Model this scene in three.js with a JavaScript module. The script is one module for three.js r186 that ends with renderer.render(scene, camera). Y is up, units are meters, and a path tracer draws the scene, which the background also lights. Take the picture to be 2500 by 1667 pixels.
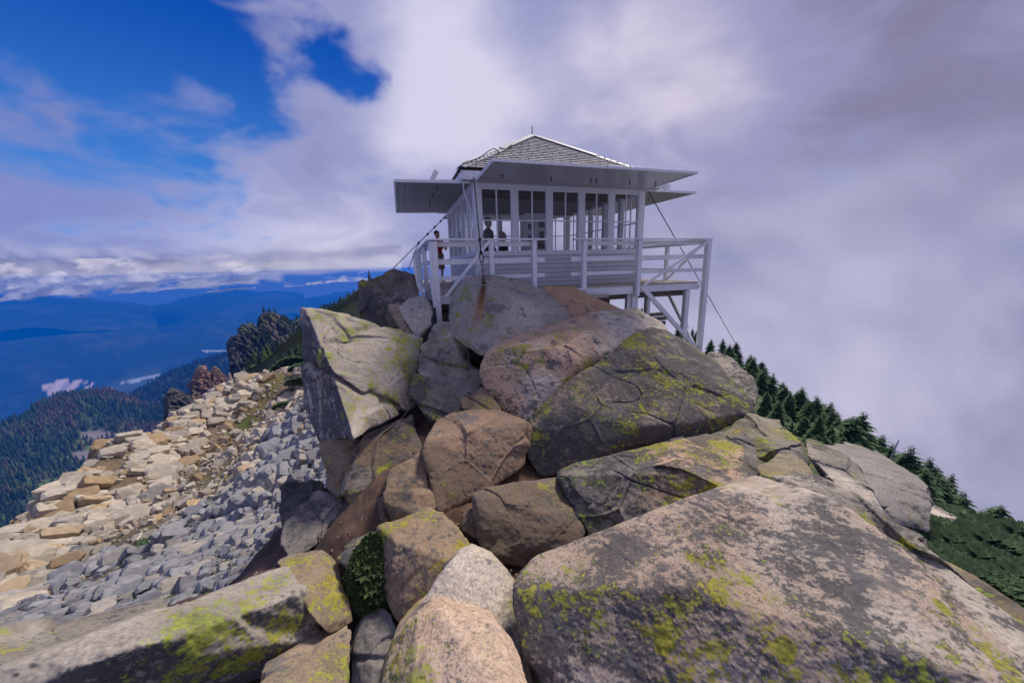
import * as THREE from 'three';
import { ConvexHull } from 'three/addons/math/ConvexHull.js';
import { MarchingCubes } from 'three/addons/objects/MarchingCubes.js';
import { mergeGeometries, mergeVertices } from 'three/addons/utils/BufferGeometryUtils.js';

// ---------------------------------------------------------------- camera, sky, sun, exposure
const scene = new THREE.Scene();
const EYE = new THREE.Vector3(-1.64, 0.488, 7.75);
const camera = new THREE.PerspectiveCamera(88.67, 1024 / 682, 0.1, 30000);
camera.position.copy(EYE);
camera.rotation.order = 'YXZ';
camera.rotation.set(-12.3 * Math.PI / 180, -17.2 * Math.PI / 180, -1.5 * Math.PI / 180);
camera.updateMatrixWorld(true);
const renderer = new THREE.WebGLRenderer({ antialias: true });
renderer.toneMapping = THREE.LinearToneMapping;
renderer.toneMappingExposure = 1;
renderer.shadowMap.enabled = true;

const SUN_DIR = new THREE.Vector3().setFromSphericalCoords(1, (90 - 50) * Math.PI / 180, Math.PI - 50 * Math.PI / 180);
const sun = new THREE.DirectionalLight(new THREE.Color(1.0, 0.90, 0.77), 4.2);
sun.position.copy(SUN_DIR).multiplyScalar(60);
sun.target.position.set(0, 0, 0);
sun.castShadow = true;
sun.shadow.radius = 24;
Object.assign(sun.shadow.camera, { left: -40, right: 40, top: 40, bottom: -40, near: 1, far: 160 });
sun.shadow.mapSize.set(2048, 2048);
scene.add(sun, sun.target);
scene.fog = new THREE.FogExp2(new THREE.Color().setRGB(0.002, 0.22, 0.92), 0.00017);

// ---------------------------------------------------------------- numbers
function rng(seed) { let s = seed >>> 0; return () => { s = (s + 0x6d2b79f5) | 0; let t = Math.imul(s ^ (s >>> 15), 1 | s); t = (t + Math.imul(t ^ (t >>> 7), 61 | t)) ^ t; return ((t ^ (t >>> 14)) >>> 0) / 4294967296; }; }
const PERM = new Uint8Array(512);
{ const r = rng(77), a = [...Array(256).keys()]; for (let i = 255; i > 0; i--) { const j = Math.floor(r() * (i + 1)); [a[i], a[j]] = [a[j], a[i]]; } for (let i = 0; i < 512; i++) PERM[i] = a[i & 255]; }
function grad(h, x, y, z) { h &= 15; const u = h < 8 ? x : y, v = h < 4 ? y : h === 12 || h === 14 ? x : z; return (h & 1 ? -u : u) + (h & 2 ? -v : v); }
function noise(x, y, z) {                                             // gradient noise, about -1..1
  const fx = Math.floor(x), fy = Math.floor(y), fz = Math.floor(z), X = fx & 255, Y = fy & 255, Z = fz & 255;
  x -= fx; y -= fy; z -= fz;
  const u = x * x * x * (x * (x * 6 - 15) + 10), v = y * y * y * (y * (y * 6 - 15) + 10), w = z * z * z * (z * (z * 6 - 15) + 10);
  const A = PERM[X] + Y, AA = PERM[A] + Z, AB = PERM[A + 1] + Z, B = PERM[X + 1] + Y, BA = PERM[B] + Z, BB = PERM[B + 1] + Z;
  const l = (t, a, b) => a + t * (b - a);
  return l(w, l(v, l(u, grad(PERM[AA], x, y, z), grad(PERM[BA], x - 1, y, z)), l(u, grad(PERM[AB], x, y - 1, z), grad(PERM[BB], x - 1, y - 1, z))),
    l(v, l(u, grad(PERM[AA + 1], x, y, z - 1), grad(PERM[BA + 1], x - 1, y, z - 1)), l(u, grad(PERM[AB + 1], x, y - 1, z - 1), grad(PERM[BB + 1], x - 1, y - 1, z - 1))));
}
function fbm(x, y, z, n = 4, gain = 0.5) { let a = 1, s = 0, f = 1; for (let i = 0; i < n; i++) { s += a * noise(x * f + i * 17.3, y * f + i * 5.1, z * f - i * 9.7); a *= gain; f *= 2.03; } return s; }
const clamp = (x, a = 0, b = 1) => Math.min(b, Math.max(a, x));
const smooth = (a, b, x) => { const t = clamp((x - a) / (b - a)); return t * t * (3 - 2 * t); };
const mix = (a, b, t) => a + (b - a) * t;
const mix3 = (a, b, t) => [mix(a[0], b[0], t), mix(a[1], b[1], t), mix(a[2], b[2], t)];
function cells(x, y, z, out) {                                        // cellular noise: nearest two feature points and the id of the nearest
  const fx = Math.floor(x), fy = Math.floor(y), fz = Math.floor(z); let d1 = 9, d2 = 9, id = 0;
  for (let i = -1; i <= 1; i++) for (let j = -1; j <= 1; j++) for (let k = -1; k <= 1; k++) {
    const h = PERM[PERM[PERM[(fx + i) & 255] + ((fy + j) & 255)] + ((fz + k) & 255)], h2 = PERM[(h + 91) & 255], h3 = PERM[(h2 + 37) & 255];
    const dx = fx + i + h / 255 - x, dy = fy + j + h2 / 255 - y, dz = fz + k + h3 / 255 - z, d = dx * dx + dy * dy + dz * dz;
    if (d < d1) { d2 = d1; d1 = d; id = h + h2 * 3; out.x = dx; out.y = dy; out.z = dz; out.a = h2 / 127.5 - 1; out.b = h3 / 127.5 - 1; } else if (d < d2) d2 = d;
  }
  out.f1 = Math.sqrt(d1); out.f2 = Math.sqrt(d2); out.id = (id % 256) / 256; return out;
}
// Survey of the place: a sight line of the 2500 x 1667 photograph followed for a horizontal distance gives a point of the world.
const FOCAL = 853, _v = new THREE.Vector3();
function sight(px, py) { return _v.set((px - 1250) / FOCAL, -(py - 833.5) / FOCAL, -1).applyQuaternion(camera.quaternion); }
function at(px, py, d) { const r = sight(px, py), k = d / Math.hypot(r.x, r.z); return new THREE.Vector3(EYE.x + r.x * k, EYE.y + r.y * k, EYE.z + r.z * k); }
function atY(px, py, y) { const r = sight(px, py), k = (y - EYE.y) / r.y; return new THREE.Vector3(EYE.x + r.x * k, y, EYE.z + r.z * k); }
const INV = camera.quaternion.clone().invert();
function inView(x, y, z, m = 1.06) { _v.set(x - EYE.x, y - EYE.y, z - EYE.z).applyQuaternion(INV); return _v.z < 0 && Math.abs(_v.x / _v.z) < 1.466 * m && Math.abs(_v.y / _v.z) < 0.977 * m; }

// ---------------------------------------------------------------- naming
const used = new Map();
function numbered(name) { const n = used.get(name) || 0; used.set(name, n + 1); return n ? name + '_' + String(n).padStart(3, '0') : name; }
function tag(o, label, category, group, kind) { o.userData = { ...(label && { label }), ...(category && { category }), ...(group && { group }), ...(kind && { kind }) }; return o; }
function mesh(name, geo, mat, parent) { const m = new THREE.Mesh(geo, mat); m.name = parent === scene ? numbered(name) : name; m.castShadow = m.receiveShadow = true; parent.add(m); return m; }
function thing(name, label, category, pos, group) { const g = new THREE.Group(); g.name = numbered(name); if (pos) g.position.copy(pos); tag(g, label, category, group); scene.add(g); return g; }
function geom(pos, idx, col, uv) {
  const g = new THREE.BufferGeometry(); g.setAttribute('position', new THREE.BufferAttribute(new Float32Array(pos), 3));
  if (col) g.setAttribute('color', new THREE.BufferAttribute(new Float32Array(col), 3)); if (uv) g.setAttribute('uv', new THREE.BufferAttribute(new Float32Array(uv), 2));
  if (idx) g.setIndex(idx); g.computeVertexNormals(); return g;
}
const ROCK = new THREE.MeshStandardMaterial({ vertexColors: true, roughness: 0.92 }); ROCK.name = 'granite';
const rgb = (r, g, b) => new THREE.Color().setRGB(r, g, b);
// ---------------------------------------------------------------- sky: blue with broken cloud, cloud deck closing in to the right
{
  const W = 3072, H = 1536, data = new Float32Array(W * H * 4);
  // open blue and bright places of the cloud, by direction: [sight x, sight y, radius x, radius y, strength] (radii in degrees about)
  const dirOf = (x, y) => sight(x, y).clone().normalize();
  const spot = (l) => l.map(([x, y, r, e, s]) => { const d = dirOf(x, y); return { az: Math.atan2(d.x, -d.z), el: Math.asin(d.y), r: r * Math.PI / 180, e: e * Math.PI / 180, s }; });
  const holes = spot([[60, -10, 9, 2.4, 0.9], [250, 30, 7, 2.0, 0.5], [470, 60, 5.5, 3.0, 0.66], [560, 120, 4, 3, 0.62], [540, 178, 3, 1.8, 0.72], [350, 192, 2, 1.4, 0.55], [800, 290, 5, 1.6, 0.60], [900, 250, 3.4, 1.5, 0.46], [935, 195, 2, 3, 0.36], [690, 325, 5.5, 2.2, 0.72], [830, 80, 5, 5, 0.34], [600, 285, 4, 1.8, 0.4], [1000, 520, 4.5, 3.6, 0.70], [900, 440, 4, 3, 0.3], [720, 60, 8, 6, 0.5], [860, 150, 4, 4, 0.4], [0, 530, 8, 5, 0.06],
    [-900, -200, 26, 14, 0.8], [-1500, -900, 30, 16, 0.9]]);
  const bright = spot([[1050, 60, 8, 12, 0.9], [1180, 260, 9, 7, 0.95], [1000, 330, 8, 4, 0.7], [1480, 180, 9, 8, 0.5], [1750, 240, 9, 8, 0.6], [1300, 480, 10, 5, 0.35], [1400, 570, 6, 3, 0.6], [560, 620, 18, 5, 0.42], [900, 590, 9, 5, 0.55], [700, 500, 12, 6, 0.25], [1850, 640, 9, 6, 0.25], [1600, 60, 8, 6, 0.3]]);
  const grey = spot([[2400, 100, 14, 16, 0.42], [2450, 600, 14, 16, 0.40], [2050, 400, 8, 6, 0.28], [1700, 480, 6, 3, 0.25], [1950, 60, 7, 5, 0.3], [2200, 250, 5, 5, 0.2], [200, 330, 9, 4, 0.2], [420, 520, 9, 3, 0.15]]);
  const sum = (l, az, el) => { let s = 0; for (const b of l) { let da = az - b.az; if (da > Math.PI) da -= 2 * Math.PI; if (da < -Math.PI) da += 2 * Math.PI; const x = da * Math.cos(b.el) / b.r, y = (el - b.el) / b.e, q = x * x + y * y; if (q < 9) s += b.s * Math.exp(-q); } return s; };
  const LOW = [0.335, 0.322, 0.462];
  for (let k = 0; k < W * H * 4; k += 4) { data[k] = LOW[0]; data[k + 1] = LOW[1]; data[k + 2] = LOW[2]; data[k + 3] = 1; }   // cloud below
  const c = (r, g, b) => [r, g, b];
  for (let j = Math.floor(H / 2); j < H; j++) {
    const el = ((j + 0.5) / H - 0.5) * Math.PI, ce = Math.cos(el), se = Math.sin(el);
    for (let i = 0; i < W; i++) {
      const phi = ((i + 0.5) / W - 0.5) * 2 * Math.PI, dx = Math.cos(phi) * ce, dz = Math.sin(phi) * ce;      // three.js: u = atan2(z, x)
      const az = Math.atan2(dx, -dz), k = (j * W + i) * 4;
      const s = 1 / (se + 0.34), qx = dx * s, qz = dz * s;              // cloud layer seen in perspective
      const wx = fbm(qx * 1.9 + 3, qz * 1.9, 1.7, 3), wz = fbm(qx * 1.9, qz * 1.9 + 8, 4.2, 3);
      const n1 = fbm(qx * 2.6 + wx * 0.6, qz * 2.6 + wz * 0.6, 0.3, 6, 0.55), n2 = fbm(dx * 4 + wx * 0.3, se * 7, dz * 4 + wz * 0.3, 5, 0.55);
      const open = sum(holes, az, el) - 0.54 + 0.42 * n1 + 0.74 * n2;
      const blue = smooth(-0.05, 0.72, open);
      const b = clamp(0.40 + sum(bright, az, el) * 0.62 - sum(grey, az, el) * 0.42 + n1 * 0.15 + n2 * 0.20, 0, 1.15);
      let col = b < 0.4 ? mix3(c(0.215, 0.215, 0.37), c(0.315, 0.335, 0.585), smooth(-0.05, 0.42, b)) : mix3(c(0.315, 0.335, 0.585), c(0.66, 0.64, 0.82), smooth(0.38, 1.1, b));
      const toRight = smooth(0.1, 0.9, az) * (1 - smooth(2.4, 3.1, az));   // the cloud to the right is thicker and greyer
      col = mix3(col, [col[0] * 1.04, col[1] * 0.98, col[2] * 0.93], toRight);
      const toLeft = smooth(-0.12, -0.6, az) * smooth(-2.6, -1.6, az); col = [col[0] * mix(1, 0.70, toLeft), col[1] * mix(1, 0.80, toLeft), col[2]];   // thin cloud over blue on the left
      const deep = smooth(0.0, 0.55, el), sk = mix3(c(0.07, 0.27, 0.74), c(0.001, 0.068, 0.42), deep);
      col = mix3(col, sk, blue);
      const low = (1 - smooth(0, 0.16, el)) * smooth(0.0, 0.35, az);
      col = mix3(col, [LOW[0] * 0.885, LOW[1] * 0.943, LOW[2] * 1.02], low);
      data[k] = col[0]; data[k + 1] = col[1]; data[k + 2] = col[2];
    }
  }
  const sky = new THREE.DataTexture(data, W, H, THREE.RGBAFormat, THREE.FloatType);
  sky.mapping = THREE.EquirectangularReflectionMapping; sky.magFilter = sky.minFilter = THREE.LinearFilter; sky.needsUpdate = true;
  scene.background = sky; scene.environment = sky;
}
// ---------------------------------------------------------------- solids cut from planes, meshed finer where they are near
const ICO = (() => { const g = mergeVertices(new THREE.IcosahedronGeometry(1, 7).deleteAttribute('normal').deleteAttribute('uv')); return { p: g.attributes.position.array, i: g.index.array }; })();
function refine(dirs, tris, f, tol, maxVerts, center) {
  let pos = []; for (const d of dirs) pos.push(f(d));
  const coarse = (p, d) => { const vx = EYE.x - p[0], vy = EYE.y - p[1], vz = EYE.z - p[2], l = Math.hypot(vx, vy, vz); let k = l * tol; if ((d[0] * vx + d[1] * vy + d[2] * vz) / l < -0.25) k *= 4.5; if (!inView(p[0], p[1], p[2])) k *= 5; return k; };
  let size = pos.map((p, i) => coarse(p, dirs[i]));
  for (let it = 0; it < 9 && pos.length < maxVerts; it++) {
    const cut = new Map(); let n = 0;
    const mid = (a, b) => {
      const lo = a < b ? a : b, hi = a < b ? b : a, key = lo * 4194304 + hi, m = cut.get(key); if (m !== undefined) return m;
      const p = pos[a], q = pos[b], dx = p[0] - q[0], dy = p[1] - q[1], dz = p[2] - q[2], lim = Math.max(size[a], size[b]) * 0.5 + Math.min(size[a], size[b]) * 0.5;
      if (dx * dx + dy * dy + dz * dz < lim * lim) { cut.set(key, -1); return -1; }
      const d0 = dirs[a], d1 = dirs[b]; let x = d0[0] + d1[0], y = d0[1] + d1[1], z = d0[2] + d1[2]; const l = Math.hypot(x, y, z), d = [x / l, y / l, z / l];
      dirs.push(d); const P = f(d); pos.push(P); size.push(coarse(P, d)); cut.set(key, dirs.length - 1); n++; return dirs.length - 1;
    };
    const out = [];
    for (let t = 0; t < tris.length; t += 3) {
      const a = tris[t], b = tris[t + 1], c = tris[t + 2], ab = mid(a, b), bc = mid(b, c), ca = mid(c, a), k = (ab >= 0) + (bc >= 0) + (ca >= 0);
      if (k === 0) out.push(a, b, c);
      else if (k === 3) out.push(a, ab, ca, ab, b, bc, ca, bc, c, ab, bc, ca);
      else if (k === 1) { if (ab >= 0) out.push(a, ab, c, ab, b, c); else if (bc >= 0) out.push(b, bc, a, bc, c, a); else out.push(c, ca, b, ca, a, b); }
      else if (ab < 0) out.push(c, ca, bc, ca, a, bc, a, b, bc); else if (bc < 0) out.push(a, ab, ca, ab, b, ca, b, c, ca); else out.push(b, bc, ab, bc, c, ab, c, a, ab);
    }
    tris = out; if (!n) break;
  }
  return { pos, dirs, tris };
}
function hullPlanes(pts) {
  const hull = new ConvexHull().setFromPoints(pts), c = new THREE.Vector3(); const vs = new Set();
  for (const f of hull.faces) { let e = f.edge; do { vs.add(e.head().point); e = e.next; } while (e !== f.edge); }
  for (const v of vs) c.add(v); c.divideScalar(vs.size);
  const planes = [];
  for (const f of hull.faces) { const d = f.constant - f.normal.dot(c); if (d < 1e-3) continue; const same = planes.find((p) => p.n.dot(f.normal) > 0.985); if (same) { same.d = Math.max(same.d, d); } else planes.push({ n: f.normal.clone(), d }); }
  return { planes, c, vs: [...vs] };
}
// ---------------------------------------------------------------- land: height fields through surveyed points
function field(ctrl, soft = 4) {                                       // multiquadric surface through the points
  const n = ctrl.length, N = n + 3, A = Array.from({ length: N }, () => new Float64Array(N + 1)), ph = (dx, dz) => -Math.sqrt(dx * dx + dz * dz + soft * soft);
  const ox = ctrl.reduce((s, p) => s + p.x, 0) / n, oz = ctrl.reduce((s, p) => s + p.z, 0) / n, sc = Math.max(...ctrl.map((p) => Math.hypot(p.x - ox, p.z - oz)));
  for (let i = 0; i < n; i++) { for (let j = 0; j < n; j++) A[i][j] = ph(ctrl[i].x - ctrl[j].x, ctrl[i].z - ctrl[j].z); const q = [1, (ctrl[i].x - ox) / sc, (ctrl[i].z - oz) / sc]; for (let k = 0; k < 3; k++) A[i][n + k] = A[n + k][i] = q[k]; A[i][N] = ctrl[i].y; }
  for (let c = 0; c < N; c++) { let p = c; for (let r = c + 1; r < N; r++) if (Math.abs(A[r][c]) > Math.abs(A[p][c])) p = r; [A[c], A[p]] = [A[p], A[c]]; for (let r = 0; r < N; r++) if (r !== c) { const f = A[r][c] / A[c][c]; if (f) for (let k = c; k <= N; k++) A[r][k] -= f * A[c][k]; } }
  const w = A.map((r, i) => r[N] / r[i]);
  return (x, z) => { let s = w[n] + w[n + 1] * (x - ox) / sc + w[n + 2] * (z - oz) / sc; for (let i = 0; i < n; i++) s += w[i] * ph(x - ctrl[i].x, z - ctrl[i].z); return s; };
}
// a sheet of ground between two bearings (degrees from -z towards +x) and two ranges from the viewpoint, finer nearby
function sheet(name, az0, az1, r0, r1, na, nr, height, color, disp) {
  const pos = new Float32Array((na + 1) * (nr + 1) * 3), col = new Float32Array(pos.length), idx = [];
  for (let j = 0, k = 0; j <= nr; j++) { const r = r0 * Math.pow(r1 / r0, j / nr); for (let i = 0; i <= na; i++, k += 3) { const a = (az0 + (az1 - az0) * i / na) * Math.PI / 180, x = EYE.x + Math.sin(a) * r, z = EYE.z - Math.cos(a) * r; pos[k] = x; pos[k + 1] = height(x, z, r); pos[k + 2] = z; if (disp) disp(pos, k, r); } }
  for (let j = 0; j < nr; j++) for (let i = 0; i < na; i++) { const a = j * (na + 1) + i, b = a + 1, c = a + na + 1, d = c + 1; idx.push(a, b, d, a, d, c); }
  const g = geom(pos, idx), N = g.attributes.normal.array;
  for (let k = 0; k < pos.length; k += 3) { const q = color(pos[k], pos[k + 1], pos[k + 2], N[k], N[k + 1], N[k + 2], k); col[k] = Math.max(q[0], 0.002); col[k + 1] = Math.max(q[1], 0.002); col[k + 2] = Math.max(q[2], 0.002); }
  g.setAttribute('color', new THREE.BufferAttribute(col, 3)); const m = mesh(name, g, GROUND, scene); tag(m, null, null, null, 'structure'); VERTS += pos.length / 3; return m;
}
const GROUND = new THREE.MeshStandardMaterial({ vertexColors: true, roughness: 1 }); GROUND.name = 'ground';
var VERTS = 0;
const P3 = (l) => l.map((p) => at(...p)), FWD = (p, f, dy) => V3(EYE.x + (p.x - EYE.x) * f, p.y + dy, EYE.z + (p.z - EYE.z) * f), V3 = (x, y, z) => new THREE.Vector3(x, y, z);
// summit: reddish brown grit in the gaps between the boulders
const summit = (() => {
  const c = [[760, 1330, 3.6], [850, 1280, 3.3], [1290, 1165, 3.75], [1060, 1290, 2.9], [1240, 1400, 2.35], [1150, 1020, 4.55], [940, 1180, 3.5], [700, 1395, 3.35], [870, 1480, 2.55], [880, 1640, 2.1], [1280, 1560, 1.75], [1500, 1340, 2.75], [1850, 1200, 3.6], [1700, 1095, 4.8], [560, 1440, 3.5], [250, 1560, 3.2]].map((p) => at(...p));
  c.push(V3(-1.64, -2.15, 7.75), V3(-1.64, -2.3, 10), V3(3, -2.2, 9), V3(-5, -2.6, 9), V3(0.2, -0.95, 0.9), V3(2, -1.1, 0.9), V3(3.5, -1.1, 0.7), V3(5.4, -1.9, 1.0), V3(1, -1.3, -4), V3(4.2, -2.6, -4.5), V3(7, -3.2, -1), V3(7.5, -3.4, 4), V3(9, -5, 7), V3(-2.2, -1.3, -0.5), V3(-2.2, -1.8, -4), V3(-1, -2.2, -7), V3(-3.6, -2.9, 2), V3(-4.4, -4.2, 1), V3(-4.6, -3.4, 4.8), V3(-6, -4.5, 5.5), V3(12, -8, 3), V3(10, -6, -4), V3(4, -5, -10));
  return field(c, 0.4);
})();
sheet('summit_ground', -75, 100, 0.5, 9, 520, 260, (x, z, r) => { const a = Math.atan2(x - EYE.x, EYE.z - z) * 180 / Math.PI, lim = a < -14 ? mix(4.7, 3.4, smooth(-20, -42, a)) : a > 38 ? mix(5.2, 3.6, smooth(40, 58, a)) : 11; return summit(x, z) - 1.6 * Math.max(0, r - lim) - 3 * Math.pow(Math.max(0, r - lim - 0.3), 2); }, (x, y, z, nx, ny) => {
  const a = fbm(x * 1.3, 0, z * 1.3, 4), b = noise(x * 14, 3, z * 14), c = noise(x * 45, 0, z * 45), e = noise(x * 6, 9, z * 6);
  const w = 1 + 0.25 * b + 0.35 * c; let q = mix3([0.055 * w, 0.030 * w, 0.020 * w], [0.115 * w, 0.068 * w, 0.044 * w], smooth(-0.4, 0.5, a + 0.3 * e));
  q = mix3(q, [0.30, 0.27, 0.24], smooth(0.62, 0.7, c + 0.3 * b) * 0.6); return mix3(q, [0.07, 0.085, 0.03], smooth(0.35, 0.6, fbm(x * 0.8 + 40, 0, z * 0.8, 3)) * 0.7);
}, (p, k, r) => { const x = p[k], z = p[k + 2]; p[k + 1] += 0.05 * fbm(x * 2.5, 1, z * 2.5, 3) + 0.012 * noise(x * 22, 0, z * 22) + (r < 5 ? 0.006 * noise(x * 70, 0, z * 70) : 0); });

const coolAt = (x, z) => smooth(-7, 7, (x + 26) + 0.55 * (z + 6) + 6 * fbm(x * 0.15, 0, z * 0.15, 3)), ground = (x, z) => slope(x, z) + 0.7 * fbm(x * 0.12, 2, z * 0.12, 3);   // stone tone plus painted light: blue grey summit shade nearby, sunlit buff farther out
// the broken pale slope below on the left
const slopeCtrl = P3([[700, 1345, 8], [650, 1390, 8.5], [500, 1470, 11], [300, 1490, 14], [120, 1530, 17], [0, 1570, 20], [735, 1100, 26], [735, 1000, 45], [735, 925, 70], [660, 928, 82], [600, 948, 80], [510, 983, 75], [400, 1058, 68], [330, 1128, 62], [200, 1198, 56], [100, 1258, 50], [50, 1308, 45], [0, 1328, 43], [-150, 1380, 42], [-150, 1600, 22], [580, 1040, 62], [520, 1130, 46], [450, 1230, 35], [380, 1320, 28], [260, 1395, 29], [110, 1425, 33], [0, 1440, 34], [620, 1150, 33], [660, 1260, 19], [560, 1310, 22], [800, 1100, 24], [850, 900, 60], [450, 1130, 52], [300, 1240, 45]]);
slopeCtrl.push(...P3([[850, 880, 88], [735, 905, 90], [660, 922, 95]]).map((p) => FWD(p, 1.15, -10)), ...P3([[600, 948, 80], [510, 983, 75], [400, 1058, 68], [330, 1128, 62], [200, 1198, 56], [100, 1258, 50], [0, 1328, 43], [-150, 1380, 42]]).map((p) => FWD(p, 1.28, -24)));
const slope = field(slopeCtrl, 3), C1 = {}, C2 = {}, C3 = {};
const gully = (x, z) => { const p = GUL; let d = 1e9; for (let i = 0; i + 1 < p.length; i++) { const ax = p[i].x, az = p[i].z, bx = p[i + 1].x - ax, bz = p[i + 1].z - az, t = clamp(((x - ax) * bx + (z - az) * bz) / (bx * bx + bz * bz)), e = Math.hypot(x - ax - bx * t, z - az - bz * t); if (e < d) d = e; } return d; };
const GUL = P3([[690, 930, 76], [600, 1020, 64], [545, 1090, 52], [500, 1160, 43], [440, 1240, 34], [400, 1300, 29], [300, 1400, 28], [60, 1500, 27]]);
sheet('rocky_slope', -58, -4, 5.5, 125, 420, 420, (x, z) => slope(x, z), (x, y, z, nx, ny, nz, k) => {
  const g = gully(x, z), a = fbm(x * 0.15, 0, z * 0.15, 3), b = noise(x * 2.2, y * 2.2, z * 2.2), c = noise(x * 7, y * 7, z * 7), w = 1 + 0.3 * b + 0.35 * c;
  let q = mix3([0.13 * w, 0.095 * w, 0.06 * w], [0.07 * w, 0.066 * w, 0.064 * w], coolAt(x, z));  // cooler ground also holds the painted summit shade
  const veg = smooth(0.0, 0.30, 0.34 - g / 7 + 0.55 * fbm(x * 0.35, 5, z * 0.35, 3) + 0.25 * b);
  q = mix3(q, mix3([0.16, 0.105, 0.045], [0.085, 0.09, 0.022], smooth(-0.3, 0.4, b + a)), veg * 0.9);
  return mix3(q, [0.055, 0.08, 0.018], smooth(0.30, 0.42, fbm(x * 0.22 + 9, 1, z * 0.22, 3) + 0.2 * b) * 0.75);
}, (p, k, r) => { const x = p[k], z = p[k + 2], s = r < 20 ? 0.5 : 1; p[k + 1] = ground(x, z) + s * 0.10 * fbm(x * 1.2, 0, z * 1.2, 3); });
// loose blocks on it
const CHUNKS = (() => {                                                 // broken blocks: rough boxes with their corners knocked off
  const r = rng(5), out = [], S = (() => { const g = mergeVertices(new THREE.IcosahedronGeometry(1, 4).deleteAttribute('normal').deleteAttribute('uv')); return { p: g.attributes.position.array, i: Array.from(g.index.array) }; })();
  for (let k = 0; k < 9; k++) {
    const ax = V3(0.5, 0.20 + 0.14 * r(), 0.27 + 0.16 * r()), pl = []; for (const [x, y, z] of [[1, 0, 0], [-1, 0, 0], [0, 1, 0], [0, -1, 0], [0, 0, 1], [0, 0, -1]]) { const n = V3(x + 0.5 * (r() - 0.5), y + 0.4 * (r() - 0.5), z + 0.5 * (r() - 0.5)).normalize(); pl.push([n, Math.abs(x) * ax.x + Math.abs(y) * ax.y + Math.abs(z) * ax.z]); }
    for (let i = 0; i < 6; i++) { const n = V3(r() * 2 - 1, r() * 2 - 1, r() * 2 - 1).normalize(); pl.push([n, (Math.abs(n.x) * ax.x + Math.abs(n.y) * ax.y + Math.abs(n.z) * ax.z) * (0.66 + 0.2 * r())]); }
    const pos = [], col = []; for (let i = 0; i < S.p.length; i += 3) { const d = V3(S.p[i] * ax.x, S.p[i + 1] * ax.y, S.p[i + 2] * ax.z).normalize(); let s = 0; for (const [n, D] of pl) { const q = n.dot(d) / D; if (q > 0) s += Math.pow(q, 40); } d.multiplyScalar(Math.pow(s, -1 / 40)); const e = 1 + 0.03 * fbm(d.x * 5 + k * 9, d.y * 5, d.z * 5, 3), w = 1 + 0.35 * fbm(d.x * 6 - k * 4, d.y * 6, d.z * 6, 3); d.multiplyScalar(e); pos.push(d.x, d.y, d.z); col.push(w, w * 0.99, w * 0.97); }
    const g = geom(pos, S.i, col).toNonIndexed(); g.computeVertexNormals(); out.push(g);   // crisp broken faces
  } return out;
})();
const STONE = [[0.39, 0.35, 0.285], [0.31, 0.285, 0.255], [0.22, 0.225, 0.242], [0.34, 0.265, 0.175]].map((c, i) => { const m = new THREE.MeshStandardMaterial({ color: rgb(...c), roughness: 0.95, vertexColors: true }); m.name = 'pale_stone_' + 'abcd'[i]; return m; });  // buff and blue grey include the painted sun and summit shade
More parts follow.
